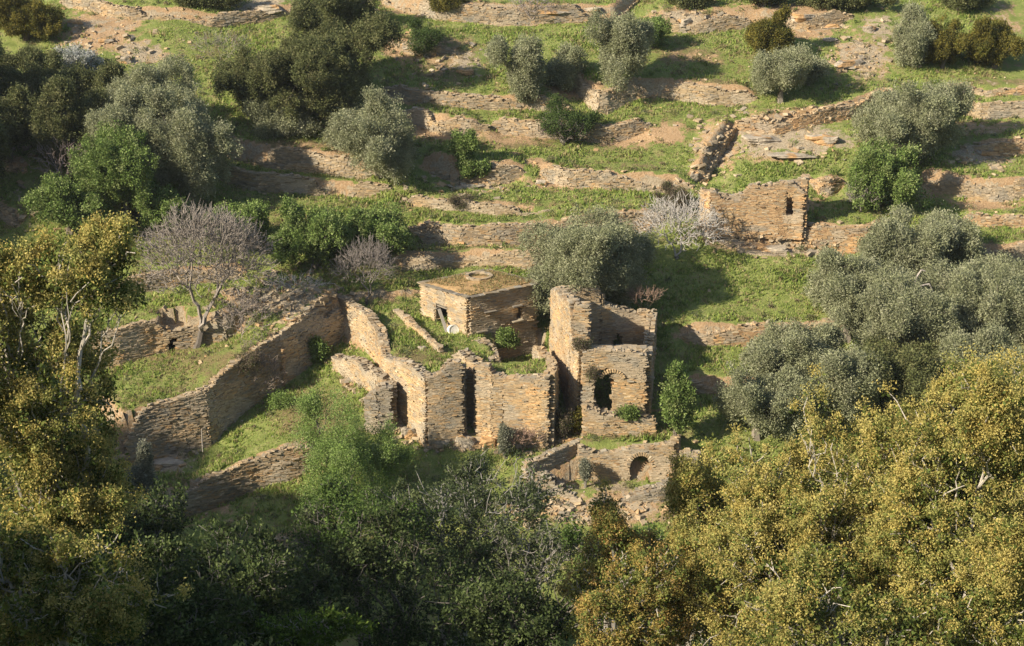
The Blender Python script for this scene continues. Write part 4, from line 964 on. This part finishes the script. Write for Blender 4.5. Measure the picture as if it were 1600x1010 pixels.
# left group
tree('olive_tree', 'tall grey green olive in the upper left group', 'olive', 240, 145, 78, 72, base=240, group=GO, nl=11)
tree('olive_tree', 'silvery olive on the right side of the left group', 'olive', 292, 232, 68, 98, base=326, group=GO, nl=12)
tree('olive_tree', 'lower olive crown half inside the bright green tree', 'olive', 200, 225, 60, 70, base=300, group=GO, nl=9)
tree('leafy_tree', 'bright green leafy tree in front of the silvery olive', 'green', 190, 270, 72, 88, base=350, group=GB, nl=12)
tree('leafy_tree', 'bright green low spreading tree at the left below the leafy tree', 'green', 105, 322, 84, 44, base=366, group=GB, nl=11)
tree('leafy_tree', 'green tree mound left of the shaded meadow', 'green', 250, 325, 50, 46, base=366, group=GB, nl=8)
tree('evergreen_tree', 'dark shaded tree at the upper left behind the olives', 'dark', 120, 200, 66, 66, base=265, group=GD, nl=10)
tree('evergreen_tree', 'dark shaded tree under the blossoming bush', 'dark', 150, 140, 50, 46, base=185, group=GD, nl=8)
tree('evergreen_tree', 'dark shaded thicket at the left edge under the yellow bush', 'dark', 45, 130, 84, 52, base=180, group=GD, nl=10)
tree('evergreen_tree', 'shaded dark tree at the left edge', 'dark', 10, 195, 54, 62, base=256, group=GD, nl=8)
tree('evergreen_tree', 'dark tree just cut by the left edge high on the slope', 'dark', -110, 130, 100, 100, base=230, group=GD)
tree('evergreen_tree', 'dark tree cut by the left edge above the rubble wall', 'dark', -60, 250, 70, 80, base=330, group=GD)
bare_tree('leafless_shrub', 'leafless reddish shrub left of the bright leafy tree', 100, 258, 48, 40, 300, n=170, col=(.26, .21, .19))
tree('leafy_tree', 'bright green tree behind the leafless grey tree', 'green', 372, 350, 56, 42, group=GB, nl=8)
tree('leafy_tree', 'green tree left in the pair behind the house meadow', 'green', 490, 372, 62, 50, group=GB, nl=9)
tree('leafy_tree', 'green tree right in the pair behind the house meadow', 'green', 590, 362, 56, 48, group=GB, nl=9)
bare_tree('leafless_shrub', 'round leafless mauve grey shrub left of the stone house', 572, 420, 52, 42, 460, Y=115.6, n=520, col=(.20, .175, .155), tr=.1)
bare_tree('leafless_tree', 'large leafless tree with crooked trunk over the dark doorway wall', 330, 416, 100, 88, 532, Y=112.0, n=1900, col=(.23, .20, .17), tr=.24, basex=307, tip=.021)
bare_tree('leafless_shrub', 'drooping leafless branches right of the crooked trunk', 385, 505, 44, 48, 552, Y=111.2, n=200, col=(.27, .23, .2), tr=.06, basex=372)
bare_tree('fallen_branches', 'tangle of pale bare branches with few leaves on the rubble', 465, 455, 60, 30, 480, Y=115.6, n=130, col=(.42, .40, .37), tr=.07, leafy=3, cat='branches')
bare_tree('leafless_shrub', 'dry brush hanging on the slanting wall', 412, 592, 34, 36, 622, n=190, col=(.21, .17, .14), tr=.03)
tree('tuft', 'green creeper hanging on the shaded face of the slanting wall', 'green', 497, 545, 13, 22, Y=111.9)
tree('tuft', 'dry creeper mat hanging from the top of the slanting wall', 'brown', 388, 566, 20, 18, Y=107.6)
tree('bush', 'pale weeds at the foot of the slanting wall beside the dry brush', 'feather', 440, 628, 22, 9, base=636)
bare_tree('leafless_tree', 'pale silvery leafless fan shaped tree beside the hut rubble', 1056, 360, 72, 52, 405, n=620, col=(.38, .35, .31), tr=.12, tip=.018)
bare_tree('leafless_shrub', 'leafless grey shrub at the top edge of the central slope', 830, 12, 40, 28, 38, n=150, col=(.27, .23, .21), tr=.06)
bare_tree('leafless_shrub', 'leafless thicket inside the dull brown bush', 880, 210, 46, 22, 228, n=170, col=(.2, .16, .14), tr=.06)
bare_tree('leafless_shrub', 'faint leafless bush left of the huge dark tree', 345, 78, 50, 30, 106, n=150, col=(.24, .22, .17), tr=.05, leafy=2, kindl='sparse')
bare_tree('leafless_shrub', 'leafless scrub at the foot of the bright green right bush', 1345, 310, 28, 24, 330, n=110, col=(.28, .24, .22), tr=.05)
bare_tree('leafless_shrub', 'dry brush at the right foot of the round olive behind the tower', 1008, 466, 30, 16, 484, Y=112.2, n=120, col=(.26, .18, .13), tr=.03)
# around the ruins
tree('olive_tree', 'large round dense olive standing behind the tower', 'olive', 912, 402, 100, 84, group=GO, nl=18, Y=114.6)
tree('olive_tree', 'shaded lower skirt of foliage between house and tower', 'olive', 880, 470, 44, 34, group=GO, Y=113.4)
tree('bush', 'round green bush right of the tower', 'green', 1060, 612, 32, 42, group=GB, Y=101.8)
tree('tuft', 'feathery green plant on the sill of the house pit', 'green', 795, 530, 16, 14, Y=109.6, group=None)
tree('leafy_tree', 'bright ferny tree growing at the end of the lower grass terrace', 'feather', 528, 690, 86, 88, group=GB, nl=12, Y=96.0)
tree('bush', 'bright ferny bush below the grey wall end', 'feather', 600, 700, 46, 48, group=GB, nl=8, Y=98.0)
tree('bush', 'small agave like grey green plant at the block foot', 'silver', 790, 676, 12, 11, Y=101.2)
tree('tuft', 'tuft of dry brush against the tower wall beside the hole', 'brown', 925, 584, 8, 12, Y=102.75)
tree('tuft', 'brown brush on the tower ledge', 'brown', 908, 540, 14, 7, Y=103.4)
tree('tuft', 'green tuft on the plinth of the tower', 'green', 982, 648, 16, 5, Y=102.4)
tree('bush', 'dull scrub at the foot of the block right corner', 'brown', 880, 655, 14, 18, Y=102.6)
tree('bush', 'yellowish scrub under the shaded tower corner', 'yellow', 902, 650, 10, 14, Y=102.9)
bare_tree('leafless_shrub', 'red brown brush at the foot of the block front', 815, 686, 30, 14, 698, Y=101.3, n=100, col=(.25, .17, .13), tr=.03)
tree('bush', 'pale plant in front of the arched vault', 'silver', 915, 728, 9, 7, Y=99.8)
# olive grove on the right
GRV = [('high olive behind the dead limbs at the grove top', 1480, 378, 50, 44, 0), ('olive filling the right flank under the grove top', 1555, 440, 56, 50, 0), ('topmost olive of the right grove', 1425, 392, 72, 62, 0), ('silvery olive on the grove left shoulder', 1330, 465, 76, 66, 0), ('olive on the right side of the grove behind its front row', 1515, 470, 76, 70, 0),
 ('olive in the middle of the grove just under the dead limbs', 1425, 500, 84, 76, 0), ('olive at the right edge of the grove, upper one', 1600, 500, 60, 74, 0), ('olive low in the middle of the grove beside a dark hollow', 1400, 585, 76, 60, 1),
 ('low olive at the lower right of the grove', 1560, 600, 84, 72, 0), ('olive right of the dark hollow low in the grove', 1480, 580, 62, 60, 0), ('leftmost olive of the grove with mauve twigs', 1235, 550, 72, 62, 0),
 ('low olive sprawling left below the leftmost one', 1185, 630, 66, 56, 0), ('olive behind the yellow trees in the grove bottom', 1300, 600, 76, 66, 0)]
for lb, a_, b_, c_, d_, e_ in GRV: tree('olive_tree', lb, 'dark' if e_ else 'olive', a_, b_, c_ * 1.08, d_ * 1.08, group=GO, nl=13)
def limb(name, label, pts, Y, r0):
    A = [N(a, b, Y) for a, b in pts]; sg = [(*A[i], r0 * (1 - i / len(A)) + .02, *A[i + 1], r0 * (1 - (i + 1) / len(A)) + .02) for i in range(len(A) - 1)]
    V, q = tubes(sg, 6); return tag(mesh_np(name, V, q, M_BARK, np.tile(np.array([.34, .30, .26]), (len(V), 1))), label, 'branch')
limb('dead_limb', 'pale dead limb showing in the topmost grove olive', [(1425, 470), (1427, 448), (1433, 432), (1440, 422), (1446, 424)], 110.2, .10)
limb('dead_limb', 'second pale dead limb bending right below the first', [(1430, 452), (1442, 446), (1452, 444), (1458, 456)], 110.0, .07)
limb('dead_limb', 'thin white stick standing on the lower left wall', [(317, 706), (316, 690), (315, 670)], 102.6, .03)

# ---- foreground trees in yellow flower
def flower_tree(label, cx, cy, rx, ry, Y, trunks, dep=None, nt=1100, leafn=20, flo=.78, nl=10, tipr=.013, lc=None, name='flowering_tree', bark=(.42, .38, .32), group='yellow flowering trees in the foreground', sc=1., fcol=None, cat='tree', sink=.65, extra=()):
    tseed[0] = zlib.crc32(label.encode()) % 100000; r = np.random.default_rng(tseed[0])
    c = N(cx, cy, Y); k = pxm(c); R = np.array([rx / k, dep or min(rx, ry) / k * .8, ry / k]); gz = float(ground_z(c[0], Y))
    loc = (c[0], Y, gz); o = empty(name, loc); tag(o, label, cat, group)
    rc = .25 * sc; T = crown_targets(c, R * .95, r, rc, 1.0, nl=nl, sink=sink)
    if len(T) > nt: T = T[r.choice(len(T), nt, replace=False)]
    for ex in extra:
        ce = N(ex[0], ex[1], Y - .6); T = np.concatenate([T, crown_targets(ce, np.array([ex[2], min(ex[2:4]), ex[3]]) / k, r, rc, 1.0, nl=5, sink=.8)])
    # branches
    f_ = np.array([c[0], Y, max(gz + .6, c[2] - R[2] * .75)]); sg = []
    Tk = T if len(T) < 900 else T[r.choice(len(T), 900, replace=False)]
    lab = r.integers(0, trunks, len(Tk)); seeds = c + r.normal(0, .4, (trunks, 3)) * R; lab = np.argmin(((Tk[:, None] - seeds[None]) ** 2).sum(-1), 1)
    for j in range(trunks):
        Tj = Tk[lab == j]
        if len(Tj) < 2: continue
        m = f_ + (Tj.mean(0) - f_) * .35; m[2] = f_[2] + .6
        b = np.array([c[0] + (m[0] - c[0]) * .3, Y + (m[1] - Y) * .3, gz - .2])
        sg.append((*b, .17, *m, .12)); sg += grow(m, Tj, .12, r, .26, tipr, .4)
    V, q = tubes(sg, 5); t_ = mesh_np('trunk', V, q, M_BARK, np.tile(np.array(bark), (len(V), 1)), parent=o); shift(t_, loc)
    # leaves
    n = leafn; P = np.repeat(T, n, axis=0) + r.normal(0, rc * .42, (len(T) * n, 3))
    V, q = leaves(P, .125 * sc, .5, r, None, .3)
    cl = np.array(lc or [(.10, .135, .03), (.16, .185, .04), (.23, .23, .06), (.07, .10, .02)])
    col = cl[np.where(r.random(len(P)) < .4, r.choice(len(cl), len(P)), np.repeat(r.choice(len(cl), len(T)), n))] * (1 + r.normal(0, .12, (len(P), 1)) + np.repeat(r.normal(0, .12, (len(T), 1)), n, axis=0))
    l_ = mesh_np('crown', V, q, M_LEAF, np.repeat(np.clip(col, .01, .9), 4, axis=0), parent=o); shift(l_, loc)
    if flo > 0:
        fz = .5 + .5 * noise3(T[:, 0] / 1.3, T[:, 1] / 1.3, T[:, 2] / 1.3, tseed[0]); out = np.linalg.norm((T - c) / R, axis=1)
        m = (r.random(len(T)) < flo * (.45 + fz)) & (out > .45)
        s = T[m]; nf = 130; tas = s + (s - c) * .03 + np.array([0, 0, .06]); rad_ = (.075 + .085 * r.random(len(s)))[:, None]
        P = np.repeat(tas, nf, axis=0) + r.normal(0, 1, (len(tas) * nf, 3)) * np.repeat(rad_, nf, axis=0) * sc
        V, q = leaves(P, .066 * sc, .55, r, None, .0, .5)
        fc = np.array(fcol or [(.47, .38, .11), (.43, .36, .11), (.50, .42, .14), (.34, .33, .10), (.40, .35, .11)])
        col = np.repeat(fc[r.choice(len(fc), len(tas))], nf, axis=0) * (1 + r.normal(0, .13, (len(P), 1)))
        b_ = mesh_np('blossom', V, q, M_LEAF, np.repeat(col, 4, axis=0), parent=o); shift(b_, loc)
    return o
flower_tree('biggest yellow flowering tree filling the lower right corner', 1500, 795, 215, 262, 46, 4, nt=3000, nl=20)
flower_tree('yellow flowering tree in the lower right, left beside the biggest', 1270, 855, 175, 230, 48, 4, nt=2100, nl=18)
flower_tree('thin yellow tree leaning over the arch on the right of the ruin', 1128, 860, 92, 180, 50, 3, nt=1300, nl=12, flo=.7)
flower_tree('low orange tinged flowering tree at bottom centre right', 975, 925, 120, 130, 49, 3, nt=1300, nl=12, fcol=[(.40, .27, .09), (.34, .26, .08), (.42, .32, .09), (.24, .25, .07)])
flower_tree('yellow green flowering crown cut by the right edge', 1620, 740, 110, 210, 49, 2, nt=1200, nl=12)
flower_tree('yellow flowering crown between the two biggest, set a little behind', 1385, 780, 120, 175, 51, 3, nt=1400, nl=12)
flower_tree('greener flowering tree at the bottom edge below the two big ones', 1330, 985, 260, 120, 43, 4, nt=1800, nl=16, flo=.35)
flower_tree('yellow flowering tree filling the left edge', 50, 640, 150, 250, 42, 4, nt=1300, nl=20, flo=.5, sink=.85, extra=[(120, 440, 85, 85), (165, 395, 35, 50), (20, 430, 70, 60), (150, 780, 60, 60), (60, 800, 75, 55), (70, 720, 60, 60)])
flower_tree('shaded flowering tree in the bottom left corner', 60, 925, 210, 150, 38, 3, nt=2000, nl=14, flo=.35)
# dark trees of the gully
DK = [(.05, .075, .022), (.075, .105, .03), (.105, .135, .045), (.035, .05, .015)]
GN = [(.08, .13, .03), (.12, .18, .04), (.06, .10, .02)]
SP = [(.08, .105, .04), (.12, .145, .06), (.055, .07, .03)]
GG = 'dark trees in the shaded gully'
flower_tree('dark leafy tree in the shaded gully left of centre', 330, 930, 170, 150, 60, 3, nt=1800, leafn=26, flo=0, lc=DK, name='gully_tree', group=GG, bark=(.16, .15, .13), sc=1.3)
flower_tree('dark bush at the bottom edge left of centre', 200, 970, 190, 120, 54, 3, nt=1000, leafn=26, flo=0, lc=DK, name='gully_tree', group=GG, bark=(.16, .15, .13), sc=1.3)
flower_tree('thin twiggy tree with blue grey branches below the ruin', 710, 810, 175, 130, 82, 4, nt=1200, leafn=20, flo=0, lc=SP, name='gully_tree', group=GG, bark=(.30, .28, .26), sc=1.3, tipr=.014)
flower_tree('broad dark green tree under the bright ferny bushes', 570, 850, 120, 115, 79, 3, nt=900, leafn=22, flo=0, lc=GN, name='gully_tree', group=GG, bark=(.18, .16, .14), sc=1.4, tipr=.012)
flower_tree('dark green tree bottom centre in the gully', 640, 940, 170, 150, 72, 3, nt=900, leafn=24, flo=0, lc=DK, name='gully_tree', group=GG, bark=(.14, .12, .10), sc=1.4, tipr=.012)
flower_tree('twiggy tree with grey green leaves in front of the sprawling wall', 830, 872, 90, 105, 80, 3, nt=420, leafn=14, flo=0, lc=SP, name='gully_tree', group=GG, bark=(.26, .24, .21), sc=1.3, tipr=.012)
flower_tree('green bush below the arch wall between dark and yellow trees', 950, 872, 95, 72, 70, 3, nt=380, leafn=22, flo=0, lc=GN, name='gully_tree', group=GG, bark=(.3, .27, .23), sc=1.3)
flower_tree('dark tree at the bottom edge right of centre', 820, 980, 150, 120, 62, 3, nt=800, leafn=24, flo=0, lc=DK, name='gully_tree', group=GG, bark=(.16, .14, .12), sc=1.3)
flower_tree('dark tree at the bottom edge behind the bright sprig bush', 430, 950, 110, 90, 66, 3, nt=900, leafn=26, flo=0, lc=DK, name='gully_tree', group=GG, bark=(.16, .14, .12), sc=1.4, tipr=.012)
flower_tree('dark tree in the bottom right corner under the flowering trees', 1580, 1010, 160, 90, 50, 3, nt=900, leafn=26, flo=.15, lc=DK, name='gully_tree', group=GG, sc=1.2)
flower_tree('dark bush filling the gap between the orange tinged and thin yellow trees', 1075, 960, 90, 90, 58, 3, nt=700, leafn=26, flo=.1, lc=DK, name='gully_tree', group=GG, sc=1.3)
flower_tree('bright green sprig bush at the bottom edge left of centre', 490, 985, 78, 28, 56, 2, nt=260, leafn=26, flo=0, lc=[(.13, .2, .03), (.18, .25, .04), (.09, .13, .02)], name='gully_tree', group=GG, sc=1.2)
flower_tree('twiggy dark tree beside the lowest retaining wall', 500, 880, 80, 100, 80, 3, nt=300, leafn=16, flo=0, lc=SP, name='gully_tree', group=GG, bark=(.2, .18, .16), sc=1.3, tipr=.012)
flower_tree('dark tree beneath the left flowering tree', 215, 850, 90, 110, 66, 2, nt=420, leafn=26, flo=0, lc=DK, name='gully_tree', group=GG, bark=(.16, .15, .13), sc=1.4)
tree('bush', 'small silvery bush catching light at the left gully edge', 'silver', 222, 745, 30, 50, Y=84.0)

r9 = np.random.default_rng(90); X_ = r9.uniform(-42, 42, 6500); Y_ = r9.uniform(94, 162, 6500)
wl = samp(slope, X_, Y_ - .5) > .8
m_ = (r9.random(6500) < .22 + .6 * wl) & (samp(slope, X_, Y_) < 1.5); X_, Y_ = X_[m_], Y_[m_]; ns_ = len(X_); rs_ = .12 + .30 * r9.random(ns_) ** 2.2; pk_ = (rs_ * 260).astype(int)
ci = np.repeat(np.arange(ns_), pk_); P = np.stack([X_, Y_, ground_z(X_, Y_)], 1)[ci] + r9.normal(0, .5, (len(ci), 3)) * rs_[ci][:, None] * np.array([1.2, 1.2, .7]) + np.array([0, 0, .12])
V, q = leaves(P, .13, .5, r9, None, .5); kc = np.array([(.12, .17, .04), (.15, .16, .08), (.20, .19, .08), (.26, .21, .12), (.17, .22, .05)])
tag(mesh_np('low_herbs', V, q, M_LEAF, np.repeat(kc[r9.integers(0, 5, ns_)][ci] * (1 + r9.normal(0, .15, (len(ci), 1))), 4, axis=0)), kind='stuff')
# grass: blades and tufts over the open ground
r7 = np.random.default_rng(70); n = 200000
X_ = r7.uniform(-42, 42, n); Y_ = 92 + 70 * r7.random(n) ** 1.0
cl = noise2(X_ / .8, Y_ / .6, 71)
bare_ = samp(soil, X_, Y_) * .95 + samp(rock, X_, Y_) * .9 + .35 * samp(dry, X_, Y_)
m_ = (r7.random(n) < np.clip(1.0 - bare_ * 1.15 + .45 * cl, 0.02, 1)) & (samp(slope, X_, Y_) < 1.2)
X_, Y_ = X_[m_], Y_[m_]; D_ = samp(dry, X_, Y_) * .7 + .2 * samp(soil, X_, Y_)
big = np.clip(noise2(X_ / 1.7, Y_ / 1.3, 75) + .3, 0, 1)
Z_ = ground_z(X_, Y_); m3 = 3
P = np.repeat(np.stack([X_, Y_, Z_], 1), m3, axis=0) + r7.normal(0, .06, (len(X_) * m3, 3)) * np.array([1, 1, 0])
L = (.08 + .26 * np.repeat(big, m3) + .10 * r7.random(len(P)))[:, None]
d = r7.normal(0, .55, (len(P), 3)); d[:, 2] = 1; d /= np.linalg.norm(d, axis=1, keepdims=True)
s = np.cross(d, r7.normal(0, 1, (len(P), 3))); s /= np.linalg.norm(s, axis=1, keepdims=True)
V = np.stack([P - s * L * .22, P + s * L * .22, P + d * L], 1).reshape(-1, 3); q = np.arange(len(V)).reshape(-1, 3)
ga = np.array([(.28, .36, .085), (.34, .41, .105), (.42, .44, .16), (.19, .27, .06)]); gd = np.array([.38, .32, .16])
reg = (.5 + .5 * noise2(X_ / 6, Y_ / 3, 79)); c = ga[r7.integers(0, 4, len(X_))] * (.8 + .4 * reg)[:, None]
dd = (r7.random(len(X_)) < D_)[:, None]; c = np.where(dd, gd * (.7 + .5 * r7.random((len(X_), 1))), c)
tag(mesh_np('grass', V, q, M_GRASSB, np.repeat(c, 3 * m3, axis=0)), kind='stuff')
# the faint evening haze over the valley
hm, ht, hn, hl_ = newmat('haze_air'); ho = hn.new('ShaderNodeOutputMaterial'); pv = hn.new('ShaderNodeVolumePrincipled')
pv.inputs['Color'].default_value = (.86, .90, .96, 1); pv.inputs['Density'].default_value = HAZE; pv.inputs['Anisotropy'].default_value = .2
hl_.new(pv.outputs[0], ho.inputs['Volume'])
hx0, hx1, hy0, hy1, hz0, hz1 = -230, 230, -210, 425, -12, 135
hv = np.array([(x, y, z) for x in (hx0, hx1) for y in (hy0, hy1) for z in (hz0, hz1)], float)
tag(mesh_np('haze', hv, BOXQ, hm), kind='stuff')
print('objects', len(bpy.data.objects), 'polys', sum(len(m.polygons) for m in bpy.data.meshes))
